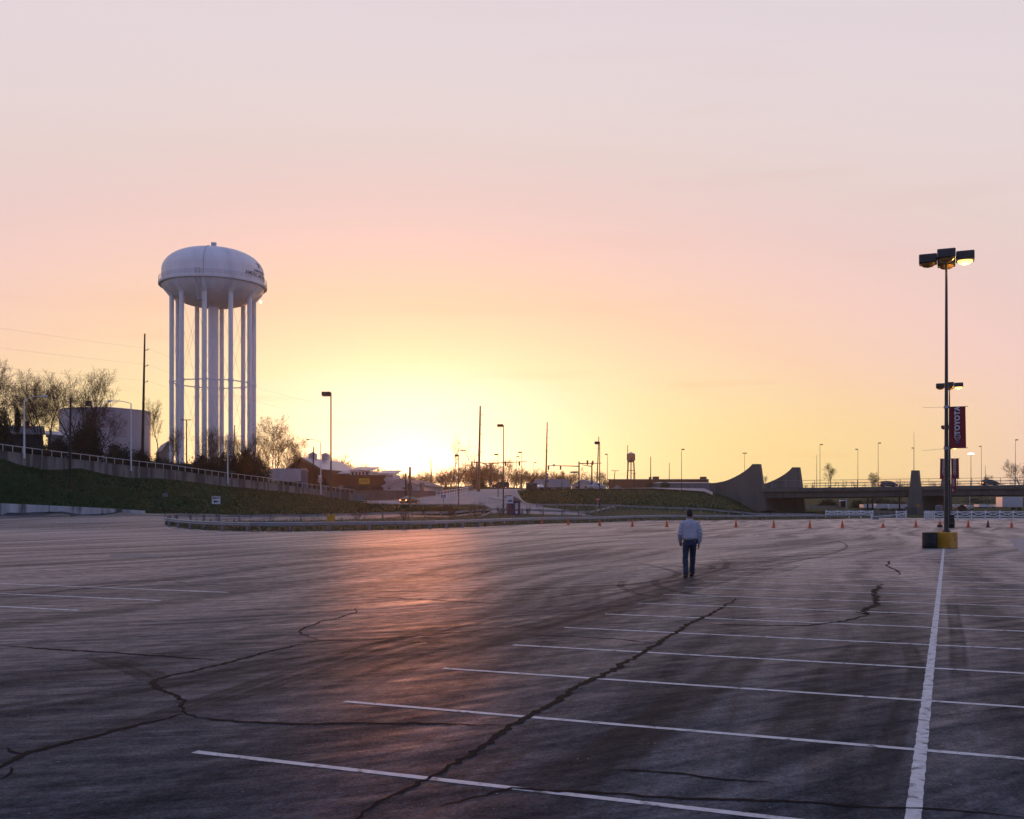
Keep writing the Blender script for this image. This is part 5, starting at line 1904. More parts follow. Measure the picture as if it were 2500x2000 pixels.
# things standing beyond the fence, under the bridge
TRP = mat('white_trailer_skin', (0.66, 0.64, 0.66), .35, .15, var=.08, scale=.6)
for i, (a, c, top, base, Y, lb) in enumerate([(2108, 2137, 1231.5, 1245, 345, 'leftmost white trailer under the bridge, behind the tree trunks'), (2139, 2168, 1230.5, 1246, 340, 'white trailer in the middle of the row under the bridge'),
                                              (2170, 2197, 1231, 1246.5, 338, 'white trailer next to the bridge pier'), (2199, 2214, 1231, 1246.5, 336, 'short white trailer half behind the bridge pier'),
                                              (2326, 2352, 1231, 1250, 342, 'white trailer just right of the lamp poles under the bridge'), (2359, 2374, 1233, 1246, 350, 'small white trailer right of the dark hut'),
                                              (2390, 2408, 1231.5, 1242, 380, 'far white trailer beneath the middle of the right span'), (2409, 2428, 1232.5, 1242, 380, 'far pinkish trailer beneath the right span'), (2430, 2446, 1232, 1242, 385, 'bluish trailer beside the tall white truck body'),
                                              (2447, 2497, 1213.5, 1244, 335, 'tall white truck body glowing in the sunset at the right edge')]):
    A_ = Vector(XY(a, Y)) + Vector((.3, 5))
    B_ = Vector(XY(a, Y))
    C_ = Vector(XY(c, Y))
    trailer('parked_trailer', lb, A_, B_, C_, zpy(base + 3, Y) if i < 9 else zpy(base, Y) - .3, zpy(top, Y), TRP, 5)
t = thing('dark_hut', 'dark pitched hut among the white trailers under the right span', 'hut', P(2348, 1247, 330))
q = [(-1.4, 0, 0), (1.4, 0, 0), (1.4, 0, 1.1), (0, 0, 2.0), (-1.4, 0, 1.1)]
MB().prism(q, (.5, 4, 0)).build('wall', mat('hut_wall', (.05, .025, .025), .8), t, smooth=False)
for s_ in (-1, 1):
    MB().prism([(0, -.2, 2.1), (s_ * 1.7, -.2, 1.0), (s_ * 1.7, -.2, .9), (0, -.2, 2.0)], (.5, 4.3, 0)).build('roof_slope', SHINGLE, t, smooth=False)
t = thing('round_bin', 'grey ribbed cylindrical bin standing in the dark under the bridge', 'bin', P(2292.5, 1249, 250))
MB().lathe([(.85, 0), (.86, .3), (.84, .32), (.86, .6), (.84, .62), (.86, .9), (.84, .92), (.86, 1.35), (.6, 1.5), (.02, 1.58)], 20).build('shell', GREYW, t)
t = thing('portable_toilet', 'dark blue portable toilet with a white roof under the bridge', 'portable toilet', P(2056.5, 1237.5, 320))
MB().box((0, 0, .9), (1.5, 1.5, 1.8), bev=.05).build('cabin', mat('navy_plastic', (.02, .03, .09), .5), t)
MB().prism([(-.85, -.85, 1.8), (.85, -.85, 1.8), (.7, -.6, 2.1), (-.7, -.6, 2.1)], (0, 1.5, 0)).build('roof', WHITE, t, smooth=False)
MB().box((0, -.77, .9), (.9, .04, 1.5)).build('door', mat('navy_door', (.03, .045, .12), .5), t, smooth=False)
t = thing('barrier_wall', 'low concrete barrier wall under the bridge, left of the trailers', 'wall', P(2018, 1240, 325))
for k in range(8):
    a, c = P(1974 + k * 11.3, 1241, 326 - k * .6), P(1974 + (k + 1) * 11.3 - .3, 1241, 326 - (k + 1) * .6)
    MB().prism([a, c, c + Vector((0, 0, .8)), a + Vector((0, 0, .8))], (0, .4, 0)).build('barrier_length', CONC, t, world=True, smooth=False)
for px, top, nm in ((2066.5, 1217, 'pale post standing under the bridge beside the portable toilet'), (2367.5, 1215, 'pale post behind the white trailers under the right span')):
    t = thing('pale_post', nm, 'post', P(px, 1238, 340))
    MB().cyl((0, 0, -1), (0, 0, S(1238 - top, 340) + 2), .14, .1, 8).build('shaft', LAMPWHITE, t)
    MB().lathe([(.3, -.6), (.3, .1), (.14, .16)], 10).build('foot', CONC, t)
for px, py, lb in ((2376, 1249, 'orange-lit small vehicle body near the dark hut'),):
    pass

# ------------------------------------------------------------------ signals and signs
def gantry(px, base, top, Y, arms, signals, label, plates=()):
    g = P(px, base, Y)
    t = thing('signal_gantry', label, 'traffic signal', g)
    MB().cyl((0, 0, -.6), (0, 0, S(base - top, Y)), .24, .17, 10).build('post', DARK, t)
    for (x, y, yy), dy in arms:
        a = Vector((0, 0, S(base - yy, Y)))
        e = Vector((S(x - px, Y), dy, S(base - y, Y)))
        MB().cyl(a, e, .14, .07, 8).build('mast_arm', DARK, t)
    for x, y in signals:
        c = (S(x - px, Y), -.25, S(base - y, Y))
        hd = MB().box(c, (.42, .25, 1.15), bev=.04).build('signal_head', DARK, t)
        for k in range(3):
            v = MB().lathe([(.14, 0), (.14, .14), (.12, .14)], 10, (0, 0, 0)).build('visor', BLACK, hd)
            v.rotation_euler = (R(90), 0, 0)
            v.location = (c[0], c[1] - .12, c[2] + .36 - .36 * k)
    for x0, x1, y0, y1, m in plates:
        MB().box((S((x0 + x1) / 2 - px, Y), -.3, S(base - (y0 + y1) / 2, Y)), (S(x1 - x0, Y), .04, S(y1 - y0, Y))).build('name_plate', m, t, smooth=False)


GREENS = mat('sign_green', (.02, .10, .06), .6)
gantry(1199, 1193, 1131, 258, [((1287, 1127, 1131.5), 0), ((1171, 1131, 1139), -6)], [(1234, 1133), (1268, 1132)], 'left signal gantry with a long arm over the upper road', [(1202, 1217, 1151.5, 1155, GREYW)])
gantry(1164, 1193, 1126, 266, [((1147, 1127, 1130), 0), ((1199, 1131, 1129), 4)], [(1152, 1133)], 'signal post close behind the rust-coloured steel pole')
gantry(1413.6, 1197, 1127, 262, [((1340, 1136.5, 1138.6), 0), ((1469, 1131, 1131.8), 0)], [(1339, 1142), (1368.5, 1142), (1434, 1129.5)], 'right signal gantry with arms to both sides on the mound', [(1349, 1355, 1133.5, 1139, WHITE), (1392, 1411, 1151.3, 1155.3, GREYW)])
gantry(1445, 1190, 1129, 276, [((1416, 1138, 1139), -8)], [(1447, 1130)], 'second signal post behind the silver sedan')

SIGNW = mat('sign_white', (0.62, 0.60, 0.62), .55, var=.06)
t = thing('exit_sign', 'white EXIT sign with a left arrow on a dark post behind the near guardrail', 'sign', G(527.5, 84.6, .05))
Y = 84.6
zc = zpy(1221, Y) - t.location.z
MB().cyl((0, .03, -.4), (0, .03, zc + .36), .035, n=6).build('post', DARK, t)
MB().box((0, 0, zc), (.74, .025, .69), bev=.01).build('sign_face', SIGNW, t)
bd = MB()
for x, z, w, h_ in ((0, .335, .73, .018), (0, -.335, .73, .018), (-.36, 0, .018, .66), (.36, 0, .018, .66)):
    bd.box((x, -.018, zc + z), (w, .012, h_))
bd.build('border', BLACK, t, smooth=False)
text_mesh('EXIT', .25, BLACK, 'lettering', t, facing((0, -.02, zc + .16)), .003, .012, 1.15)
ar = [(-.24, -.13), (-.06, .0), (-.06, -.075), (.22, -.075), (.22, -.185), (-.06, -.185), (-.06, -.26)]
MB().prism([(x, -.026, zc + z) for x, z in ar], (0, .012, 0)).build('arrow', BLACK, t, smooth=False)
t = thing('blank_sign', 'dark back of a square sign on a post beyond the guardrail nose', 'sign', G(403, 111))
MB().cyl((0, 0, -.3), (0, 0, zpy(1204, 111) - t.location.z), .035, n=6).build('post', DARK, t)
MB().box((0, .04, zpy(1208.5, 111) - t.location.z), (.52, .03, .42)).build('sign_back', GREYW, t, smooth=False)
t = thing('route_sign', 'round white route sign reading 922 with a small plate above it', 'sign', P(781.3, 1206, 199.4))
zc = S(1206 - 1173, 199.4)
MB().cyl((0, .05, -.6), (0, .05, zc + 1.0), .05, n=6).build('post', GALV, t)
MB().cyl((0, .02, zc), (0, -.02, zc), .47, n=28).build('sign_face', SIGNW, t)
MB().tube([(.45 * math.cos(k * math.pi / 14), -.025, zc + .45 * math.sin(k * math.pi / 14)) for k in range(29)], .025, 4, False).build('border', BLACK, t)
MB().box((0, 0, zc + .78), (.62, .03, .46)).build('upper_plate', SIGNW, t, smooth=False)
text_mesh('922', .5, BLACK, 'lettering', t, facing((0, -.03, zc - .01)), .004, .02, .95)
t = thing('stop_sign', 'red octagonal STOP sign beside the lamp on the verge', 'sign', G(1459, 168))
zc = zpy(1219.7, 168) - t.location.z
MB().cyl((0, .04, -.3), (0, .04, zc + .3), .035, n=6).build('post', GALV, t)
b = MB().cyl((0, .015, zc), (0, -.015, zc), .34, n=8).build('sign_face', mat('stop_red', (.35, .02, .02), .5), t)
text_mesh('STOP', .24, SIGNW, 'lettering', t, facing((0, -.025, zc)), .003, .01)
t = thing('highway_signs', 'column of three small blue highway shields on a post below the dark pole', 'sign', P(1336.5, 1201, 252))
MB().cyl((0, .05, -.5), (0, .05, S(1201 - 1155, 252)), .05, n=6).build('post', DARK, t)
for k, py in enumerate((1159, 1166, 1174)):
    z = S(1201 - py, 252)
    sh = [(-.33, .25), (-.16, .31), (0, .27), (.16, .31), (.33, .25), (.32, -.05), (.2, -.26), (0, -.36), (-.2, -.26), (-.32, -.05)]
    MB().prism([(x, -.02, z + zz_) for x, zz_ in sh], (0, .03, 0)).build('shield', mat('shield_blue', (.05, .08, .25), .5), t, smooth=False)
    MB().box((0, -.03, z + .2), (.5, .01, .1)).build('shield_band', mat('shield_red', (.35, .03, .04), .5), t, smooth=False)
t = thing('blue_sign', 'small blue sign on a thin post in the grass left of the shrubs', 'sign', G(1082.5, 158))
zc = zpy(1211.5, 158) - t.location.z
MB().cyl((0, .03, -.3), (0, .03, zc + .2), .03, n=6).build('post', DARK, t)
MB().box((0, 0, zc), (.7, .03, .42)).build('sign_face', mat('sign_blue', (.06, .08, .26), .5), t, smooth=False)
MB().box((0, -.02, zc + .03), (.42, .01, .07)).box((0, -.02, zc - .08), (.3, .01, .05)).build('sign_line', SIGNW, t, smooth=False)
MB().box((.35, 0, zpy(1235.5, 158) - t.location.z), (.85, .4, .45), bev=.03).build('meter_box', DARK, t)
t = thing('plank_sign', 'stack of four dark planks forming a sign before the treeline', 'sign', P(1078.5, 1195, 282))
for x in (-.38, .38):
    MB().cyl((x, .05, -.4), (x, .05, S(32, 282)), .05, n=6).build('post', DARK, t)
for k in range(4):
    MB().box((0, 0, S(30, 282) - k * .5), (.85, .05, .4)).build('plank', mat('plank_brown', (.06, .03, .025), .8), t, smooth=False)
t = thing('speed_sign', 'white square sign above a yellow diamond beside the treeline', 'sign', P(1115, 1193, 262))
MB().cyl((0, .05, -.4), (0, .05, S(30, 262)), .04, n=6).build('post', GALV, t)
MB().box((0, 0, S(27, 262)), (.55, .03, .7)).build('sign_face', SIGNW, t, smooth=False)
MB().box((0, 0, S(19.5, 262)), (.5, .03, .5), M=Matrix.Rotation(R(45), 4, 'Y')).build('diamond_plate', mat('sign_amber2', (.5, .25, .02), .6), t, smooth=False)
t = thing('street_name_sign', 'green street name sign beside the lamp on the ramp', 'sign', P(563.8, 1166, 171.5))
MB().cyl((-.45, .05, -1), (-.45, .05, S(18, 171.5)), .03, n=6).build('post', GALV, t)
MB().box((0, 0, S(13, 171.5)), (.95, .03, .36)).build('sign_face', GREENS, t, smooth=False)

# ------------------------------------------------------------------ booth, cabinet
g = G(1254, 140)
t = thing('ticket_booth', 'purple ticket booth with a brown hipped roof and a white panel', 'booth', g, R(38))
PUR = mat('booth_purple', (.055, .025, .085), .6, var=.12)
MB().box((0, 0, 1.05), (1.3, 1.25, 2.1)).build('wall', PUR, t, smooth=False)
b = MB()
b.add([(-.85, -.85, 2.1), (.85, -.85, 2.1), (.85, .85, 2.1), (-.85, .85, 2.1), (0, 0, 2.75)], [(0, 1, 4), (1, 2, 4), (2, 3, 4), (3, 0, 4), (3, 2, 1, 0)])
b.build('roof', mat('booth_roof', (.12, .075, .06), .85), t, smooth=False)
for x, y, w, d_ in ((.0, -.64, .5, .04), (.66, 0, .04, .22)):
    w_ = MB().box((x, y, 1.35), (w, d_, .85)).build('window', CREAM, t, smooth=False)
    MB().box((x + (.02 if w < .1 else 0), y - (.02 if w > .1 else 0), 1.35), (w * .8, d_ * .8, .72)).build('pane', mat('pale_pane', (.5, .42, .36), .2), w_, smooth=False)  # pale warm pane colour
for k, (w, z) in enumerate(((.55, .55), (.45, .42))):
    MB().box((.665, 0, z), (.02, w, .07)).build('painted_lettering', SIGNW, t, smooth=False)
MB().cyl((.0, -.63, .55), (.0, -.645, .55), .2, n=16).build('painted_disc', SIGNW, t)
g = G(1244, 138.5)
t = thing('sign_panel_board', 'white panel with a dark and lime picture standing beside the purple booth', 'sign', g)
MB().box((0, 0, 2.25), (1.0, .1, .95), bev=.01).build('panel', SIGNW, t)
for x in (-.4, .4):
    MB().box((x, .06, .9), (.07, .07, 1.8)).build('leg', DARK, t, smooth=False)
MB().prism([(-.42, -.06, 2.0), (.4, -.06, 2.02), (.42, -.06, 2.12), (.2, -.06, 2.25), (-.05, -.06, 2.2), (-.2, -.06, 2.12)], (0, .008, 0)).build('picture_dark', DARK, t, smooth=False)
MB().prism([(.0, -.062, 2.28), (.25, -.062, 2.3), (.2, -.062, 2.4), (.1, -.062, 2.38)], (0, .008, 0)).build('picture_lime', mat('lime', (.35, .5, .08), .6), t, smooth=False)
t = thing('utility_cabinet', 'dark metal utility cabinet on the edge of the mound', 'cabinet', G(1297.5, 232))
MB().box((0, 0, .75), (2.5, 1.2, 1.5), bev=.04).build('body', mat('cabinet_brown', (.028, .02, .02), .6), t)
MB().box((0, 0, 1.53), (2.6, 1.3, .08)).build('lid', GALV, t, smooth=False)
for x in (-.6, .6):
    MB().box((x, -.62, .7), (1.05, .03, 1.2)).build('door', mat('cabinet_door', (.035, .026, .025), .6), t, smooth=False)
for x in (-.3, .1):
    MB().box((x, -.65, 1.2), (.06, .03, .25)).build('handle', SIGNW, t, smooth=False)


# ------------------------------------------------------------------ vehicles
GLASS = mat('car_glass', (0.02, 0.022, 0.026), .08, var=.05, spec=.8)
TYRE = mat('tyre', (.012, .012, .012), .8)
RIM = mat('rim', (.4, .4, .42), .35, .7)
TAILON = mat('tail_light_lit', (.8, .1, .02), emit=(1, .28, .08), estr=9)
HEADON = mat('head_light_lit', (1, .8, .6), emit=(1, .82, .6), estr=7)
TAIL = mat('tail_light', (.25, .01, .01), .3)
HEAD = mat('head_light', (.55, .55, .55), .2)
SEDAN = [(-2.35, .42, .74, .78, .70, .66), (-2.25, .25, .86, .98, .86, .76), (-1.75, .21, .92, 1.06, .9, .72), (-1.0, .2, .94, 1.40, .91, .60), (-.2, .2, .94, 1.46, .91, .62), (.45, .2, .93, 1.38, .91, .60),
         (1.2, .2, .90, 1.0, .9, .74), (2.0, .24, .80, .85, .86, .72), (2.32, .32, .64, .68, .72, .62)]
SUV = [(-2.3, .5, .9, 1.0, .78, .72), (-2.25, .34, 1.05, 1.62, .92, .70), (-1.8, .3, 1.08, 1.78, .94, .70), (-.4, .28, 1.08, 1.82, .95, .71), (.5, .28, 1.06, 1.72, .95, .69), (1.15, .3, 1.02, 1.16, .94, .78),
       (1.95, .34, .94, 1.02, .9, .76), (2.3, .42, .74, .8, .78, .68)]
VAN = [(-2.5, .45, .9, 1.0, .8, .74), (-2.42, .3, 1.0, 1.66, .95, .70), (-1.9, .26, 1.04, 1.75, .97, .72), (-.2, .24, 1.04, 1.77, .97, .72), (.6, .24, 1.02, 1.66, .97, .70), (1.55, .26, .98, 1.14, .96, .78),
       (2.2, .3, .84, .9, .9, .74), (2.5, .4, .66, .7, .76, .64)]


def vehicle(name, label, cat, loc, rz, st, paint, lights=(False, False)):
    t = thing(name, label, cat, loc, rz)
    vs, fs = [], []
    m_ = 8
    for x, zl, zb, zt, w, wt in st:
        zm = zl + (zb - zl) * .55
        vs += [(x, -w * .93, zl), (x, -w, zm), (x, -w * .97, zb), (x, -wt, zt), (x, wt, zt), (x, w * .97, zb), (x, w, zm), (x, w * .93, zl)]
    n = len(st)
    for k in range(n - 1):
        for i in range(m_):
            j = (i + 1) % m_
            fs.append((k * m_ + i, k * m_ + j, (k + 1) * m_ + j, (k + 1) * m_ + i))
    fs += [tuple(range(m_)), tuple(range((n - 1) * m_, n * m_))]
    body = MB().add(vs, fs).build('body', paint, t)
    xs = [s_[0] for s_ in st]
    at = lambda x, c: float(np.interp(x, xs, [s_[c] for s_ in st]))
    cab = [s_ for s_ in st if s_[3] - s_[2] > .25]
    x0, x1 = cab[0][0], cab[-1][0]
    split = [x0 + .1, x0 + (x1 - x0) * .48, x1 + .12]
    for sgn in (-1, 1):
        for a, c in zip(split, split[1:]):
            q = []
            for x, up in ((a + .04, .1), (c - .04, .1), (c - .06 if c < x1 else c - .28, .84), (a + .06, .84)):
                zb, zt, w, wt = at(x, 2), at(x, 3), at(x, 4) * .97, at(x, 5)
                q.append((x, sgn * (w + (wt - w) * up + .012), zb + (zt - zb) * up))
            MB().add(q, [(0, 1, 2, 3)]).build('side_window', GLASS, t, smooth=False, fix=False)
        for sx in (1, -1):
            xw = (1.42 if sx > 0 else -1.38) * (st[-1][0] / 2.32)
            wh_ = MB().cyl((xw, sgn * (at(xw, 4) - .2), .33), (xw, sgn * (at(xw, 4) + .015), .33), .34, n=18).build('wheel', TYRE, t)
            MB().cyl((xw, sgn * (at(xw, 4) - .0), .33), (xw, sgn * (at(xw, 4) + .025), .33), .21, n=12).build('rim', RIM, wh_)
        for xe, lit, m_on, m_off, nm in ((st[-1][0] - .12, lights[0], HEADON, HEAD, 'headlight'), (st[0][0] + .04, lights[1], TAILON, TAIL, 'tail_light')):
            z = at(xe, 2) - .08
            MB().box((xe, sgn * at(xe, 4) * .80, z), (.18, .28, .14), bev=.03).build(nm, m_on if lit else m_off, t)
        MB().box((x1 + .25, sgn * (at(x1, 4) + .1), at(x1, 2) + .08), (.14, .2, .12), bev=.03).build('mirror', paint, t)
    for i0, i1, nm in ((n - 1 - [s_[3] - s_[2] > .25 for s_ in st][::-1].index(True), None, 'windscreen'), ([s_[3] - s_[2] > .25 for s_ in st].index(True), None, 'rear_window')):
        k2 = i0 + 1 if nm == 'windscreen' else i0 - 1
        a, c = st[i0], st[k2]
        q = []
        for f, sg in ((.06, -1), (.94, -1), (.94, 1), (.06, 1)):
            x = a[0] + (c[0] - a[0]) * f
            q.append((x + .012 * (1 if nm == 'windscreen' else -1), sg * (a[5] + (c[5] - a[5]) * f) * .93, a[3] + (c[3] - a[3]) * f + .014))
        MB().add(q, [(0, 1, 2, 3)]).build(nm, GLASS, t, smooth=False, fix=False)
    MB().box((st[0][0] - .01, 0, at(st[0][0], 2) - .22), (.03, .5, .14)).build('number_plate', SIGNW, t, smooth=False)
    return t


def paint(nm, c, metal=.3):
    return mat(nm, c, .32, metal, var=.04)


vehicle('sedan', 'dark sedan with lit tail lights climbing the left road below the sun', 'car', G(1001, 188, .04), R(64), SEDAN, paint('paint_maroon', (.04, .018, .018)), (False, True))
vehicle('suv', 'black SUV crossing leftward in front of the bare trees', 'car', G(1221, 258, .1), R(183), SUV, paint('paint_black', (.018, .014, .014)), (True, False))
vehicle('sedan', 'silver sedan on the road along the mound top', 'car', G(1455, 262, .1), R(180), SEDAN, paint('paint_silver', (.42, .40, .42), .5))
vehicle('sedan', 'white sedan seen head-on behind the dark cabinet', 'car', G(1309, 262, .1), R(-60), SEDAN, paint('paint_white', (.62, .60, .60), .1), (True, False))
xv = P(2172, 0, 293).x
vehicle('minivan', 'dark minivan driving right on the bridge left of the pier', 'car', (xv, 293.5, bridge_z(xv) - .1), 0, VAN, paint('paint_navy', (.03, .03, .04)), (True, False))
xv = P(2420, 0, 293).x
vehicle('minivan', 'dark minivan driving right on the bridge near the right edge', 'car', (xv, 293.5, bridge_z(xv) - .1), 0, VAN, paint('paint_plum', (.035, .025, .03)), (True, True))

# ------------------------------------------------------------------ trees and shrubs
BARK = mat('bark', (0.030, 0.023, 0.019), .95, var=.3, scale=3)
TWIG = mat('twigs', (0.060, 0.026, 0.016), .95, var=.3, scale=2)
BUD = mat('spring_buds', (0.10, 0.062, 0.022), .9, var=.4, scale=1.5)
LEAFD = mat('dark_leaves', (0.016, 0.020, 0.010), .9, var=.5, scale=1.2)
LEAFG = mat('olive_leaves', (0.050, 0.055, 0.016), .9, var=.4, scale=1.5)


def grow_tree(seed, height, stems=1, spread=.55, levels=4, limbs=6, up=.25, lean=.0, trunk_r=None, bare=.28, thin=1.0, leaf=0, crook=.12):
    """returns (trunk builder, crown builder): trunk and limbs, then branches and twigs"""
    rg = random.Random(seed)
    tr, cr, lf = MB(), MB(), MB()

    def rv():
        return Vector((rg.gauss(0, 1), rg.gauss(0, 1), rg.gauss(0, 1)))

    def branch(p, d, L_, r, lev):
        n = (6, 5, 4, 3, 3)[lev]
        pts, rs = [p.copy()], [r]
        q, dd = p.copy(), d.normalized()
        for i in range(n):
            dd = (dd + rv() * crook * (1 + .35 * lev) + Vector((0, 0, up * .22))).normalized()
            q = q + dd * (L_ / n)
            pts.append(q.copy())
            rs.append(max(r * (1 - .78 * (i + 1) / n), .006 * thin))
        (tr if lev <= 1 else cr).tube(pts, rs, (9, 6, 4, 3, 3)[lev], lev <= 1)
        if lev >= levels:
            if leaf and rg.random() < leaf:
                for k in range(2):
                    c = pts[-1] + rv() * .08
                    a, b_ = rv().normalized() * .1, rv().normalized() * .1
                    lf.add([c - a, c + b_, c + a], [(0, 1, 2)])
            return
        nk = (limbs, 5, 5, 4)[lev]
        t0 = bare if lev == 0 else .22
        for k in range(nk):
            f = t0 + (1 - t0) * (k + rg.uniform(.2, .9)) / nk
            i = min(int(f * n), n - 1)
            c = pts[i].lerp(pts[i + 1], f * n - i)
            ax = (pts[i + 1] - pts[i]).normalized()
            side = ax.cross(rv()).normalized()
            ang = rg.uniform(.45, .95) * (spread / .55)
            nd = (ax * math.cos(ang) + side * math.sin(ang) + Vector((0, 0, up))).normalized()
            ll = L_ * rg.uniform(.42, .68) * (1.05 - .35 * f if lev == 0 else 1)
            branch(c, nd, ll, max(rs[i] * rg.uniform(.45, .65), .008 * thin), lev + 1)
        if lev < levels:
            branch(pts[-1], dd, L_ * .45, rs[-1] * .9, lev + 1)

    R0 = trunk_r or height * .019
    for s_ in range(stems):
        a = 2 * math.pi * s_ / stems + rg.random()
        d = Vector((math.cos(a), math.sin(a), 0)) * (.0 if stems == 1 else rg.uniform(.18, .42)) + Vector((lean, 0, 1))
        branch(Vector((math.cos(a), math.sin(a), 0)) * (0 if stems == 1 else R0 * 1.2) + Vector((0, 0, -.5)), d, height * (.66 if stems == 1 else rg.uniform(.52, .68)), R0 * (1 if stems == 1 else .68), 0)
    return tr, cr, lf


TREES, TREEH = {}, {}


def tree_proto(key, name='tree', **kw):
    lm = kw.pop('leafmat', BUD)
    tr, cr, lf = grow_tree(**kw)
    root = thing(name, 'x', 'tree')
    tr.build('trunk', BARK, root, fix=False)
    c = cr.build('crown', TWIG, root, fix=False, smooth=False)
    if lf.v:
        lf.build('buds', lm, c, fix=False, smooth=False)['kind'] = 'stuff'
    remember(root)
    TREES[key] = [root, False]


def place_tree(key, px, base, Y, height, proto_h, label, rz=0.0, sx=1.0, group=None):
    """stand a tree so that its foot shows at the given picture row"""
    loc = P(px, base, Y)
    root, used = TREES[key]
    if key not in TREEH:
        TREEH[key] = max(v.co.z for o_ in kids_of(root) for v in o_.data.vertices)
    k = S(height, Y) / TREEH[key]
    o = root if not used else copy_tree(root)
    TREES[key][1] = True
    o.location = loc
    o.rotation_euler = (0, 0, rz)
    o.scale = (k * sx, k * sx, k)
    o['label'] = label
    if group:
        o['group'] = group
    return o


tree_proto('broad', seed=11, height=12, stems=3, limbs=7, spread=.6, levels=4, up=.2, leaf=.05, thin=1.6, trunk_r=.26)
tree_proto('multi', seed=23, height=12, stems=4, limbs=6, spread=.5, levels=4, up=.28, leaf=.04, thin=1.6, trunk_r=.24)
tree_proto('round', seed=5, height=10, stems=1, limbs=9, spread=.62, levels=4, up=.22, leaf=.03, thin=1.6, trunk_r=.2, bare=.35)
tree_proto('scrag', seed=41, height=12, stems=2, limbs=5, spread=.5, levels=3, up=.18, trunk_r=.26, bare=.45, crook=.2)
tree_proto('budding', seed=77, height=10, stems=3, limbs=7, spread=.58, levels=4, up=.22, leaf=.5, trunk_r=.18)
tree_proto('sapling', seed=3, name='sapling', height=3, stems=1, limbs=6, spread=.6, levels=2, up=.3, trunk_r=.03, bare=.4, thin=1.2)
tree_proto('shrub', seed=8, name='bare_shrub', height=3, stems=7, limbs=5, spread=.5, levels=2, up=.3, trunk_r=.03, bare=.2, thin=1.1)

for k_, px, base, Y, h_, ph, sx, rz, lb in [
    ('broad', 112, 1108, 152, 215, 11.3, .85, .3, 'many-stemmed bare tree behind the ramp, right of the leftmost lamp'),
    ('multi', 190, 1112, 158, 222, 10.6, .92, 1.3, 'large spreading bare tree in front of the round storage tank'),
    ('round', 10, 1105, 148, 240, 9.6, .8, .7, 'bare tree at the far left edge above the dark house'),
    ('broad', 62, 1100, 165, 190, 11.3, .9, 2.6, 'bare tree between the far left edge and the many-stemmed tree'),
    ('multi', 240, 1118, 165, 130, 10.6, .95, 4.0, 'lower bare tree covering the right half of the storage tank'),
    ('round', 386, 1110, 232, 142, 9.6, .55, .2, 'slim fan-shaped bare tree left of the tower legs'),
    ('budding', 672, 1160, 222, 150, 9.2, .82, .5, 'budding tree glowing yellow right of the water tower'),
    ('budding', 715, 1165, 228, 105, 9.2, .8, 2.5, 'smaller budding tree rising behind the barn gable'),
    ('scrag', 1104, 1172, 315, 128, 10.3, .62, 1.0, 'tall crooked bare tree against the white glow'),
    ('scrag', 1158, 1175, 300, 112, 10.3, .7, 3.1, 'crooked bare tree just left of the rust-coloured pole'),
    ('round', 1238, 1180, 320, 62, 9.6, .9, 2.0, 'rounded bare tree behind the left signal gantry'),
    ('scrag', 1062, 1178, 350, 64, 10.3, .35, .4, 'thin bare tree at the left of the glowing treeline'),
    ('round', 2026, 1195, 385, 66, 9.6, 1.0, 1.1, 'rounded bare tree behind the bridge right of the rear wing wall'),
    ('budding', 2132, 1193, 400, 42, 9.2, 1.0, .4, 'low bare tree behind the bridge beside the left van'),
    ('round', 1866, 1188, 420, 28, 9.6, .8, 2.2, 'little bare tree between the two wing walls'),
    ('multi', 2494, 1195, 360, 80, 10.6, .9, .8, 'bare tree at the far right edge behind the bridge'),
    ('budding', 2408, 1192, 420, 34, 9.2, 1.1, 1.9, 'low bare tree behind the right van on the bridge'),
    ('scrag', 440, 1155, 196, 118, 10.3, .8, 5.0, 'crooked bare tree at the left foot of the water tower'),
    ('scrag', 488, 1158, 192, 120, 10.3, .8, 2.2, 'dark forked tree among the left tower legs'),
    ('multi', 530, 1160, 196, 122, 10.6, .8, 3.6, 'twiggy bare tree covering the tower riser foot'),
    ('scrag', 560, 1162, 186, 112, 10.3, .7, .9, 'leaning bare tree right of the tower riser'),
    ('multi', 604, 1165, 198, 118, 10.6, .8, 1.2, 'twiggy bare tree at the right tower legs'),
    ('round', 421, 1145, 215, 105, 9.6, .7, 4.2, 'bushy bare tree against the leftmost tower leg'),
    ('round', 640, 1170, 215, 98, 9.6, .8, 3.3, 'dark bare tree between tower legs and budding tree'),
]:
    place_tree(k_, px, base, Y, h_, ph, lb, rz, sx)

for i, (px, base, Y, h_, lb) in enumerate([
    (482.5, 1269, 104, 30, 'leftmost sapling on the verge, beside the EXIT sign'), (612, 1271, 108, 34, 'sapling on the verge halfway between EXIT sign and tall lamp'),
    (740, 1273, 106, 28, 'thin sapling just left of the tall lamp base'), (775, 1273, 104, 36, 'sapling with forked foot against the tall lamp base'),
    (893, 1272, 108, 34, 'sapling right of the tall lamp, first of a pair'), (1009, 1271, 114, 38, 'sapling below the braking sedan'),
    (1147, 1266, 128, 34, 'thin sapling right of the round-topped shrub'), (1319, 1263, 146, 30, 'sapling behind the first traffic cone'),
    (1376, 1262, 150, 36, 'sapling with a flat crown behind the second traffic cone'), (1432, 1260, 154, 34, 'broad sapling left of the stop sign'), (1630, 1252, 168, 32, 'sapling beside the walking man, behind the rail')]):
    place_tree('sapling', px, base, Y, h_, 2.7, lb, i * 1.1, 1.15, 'saplings on the verge')
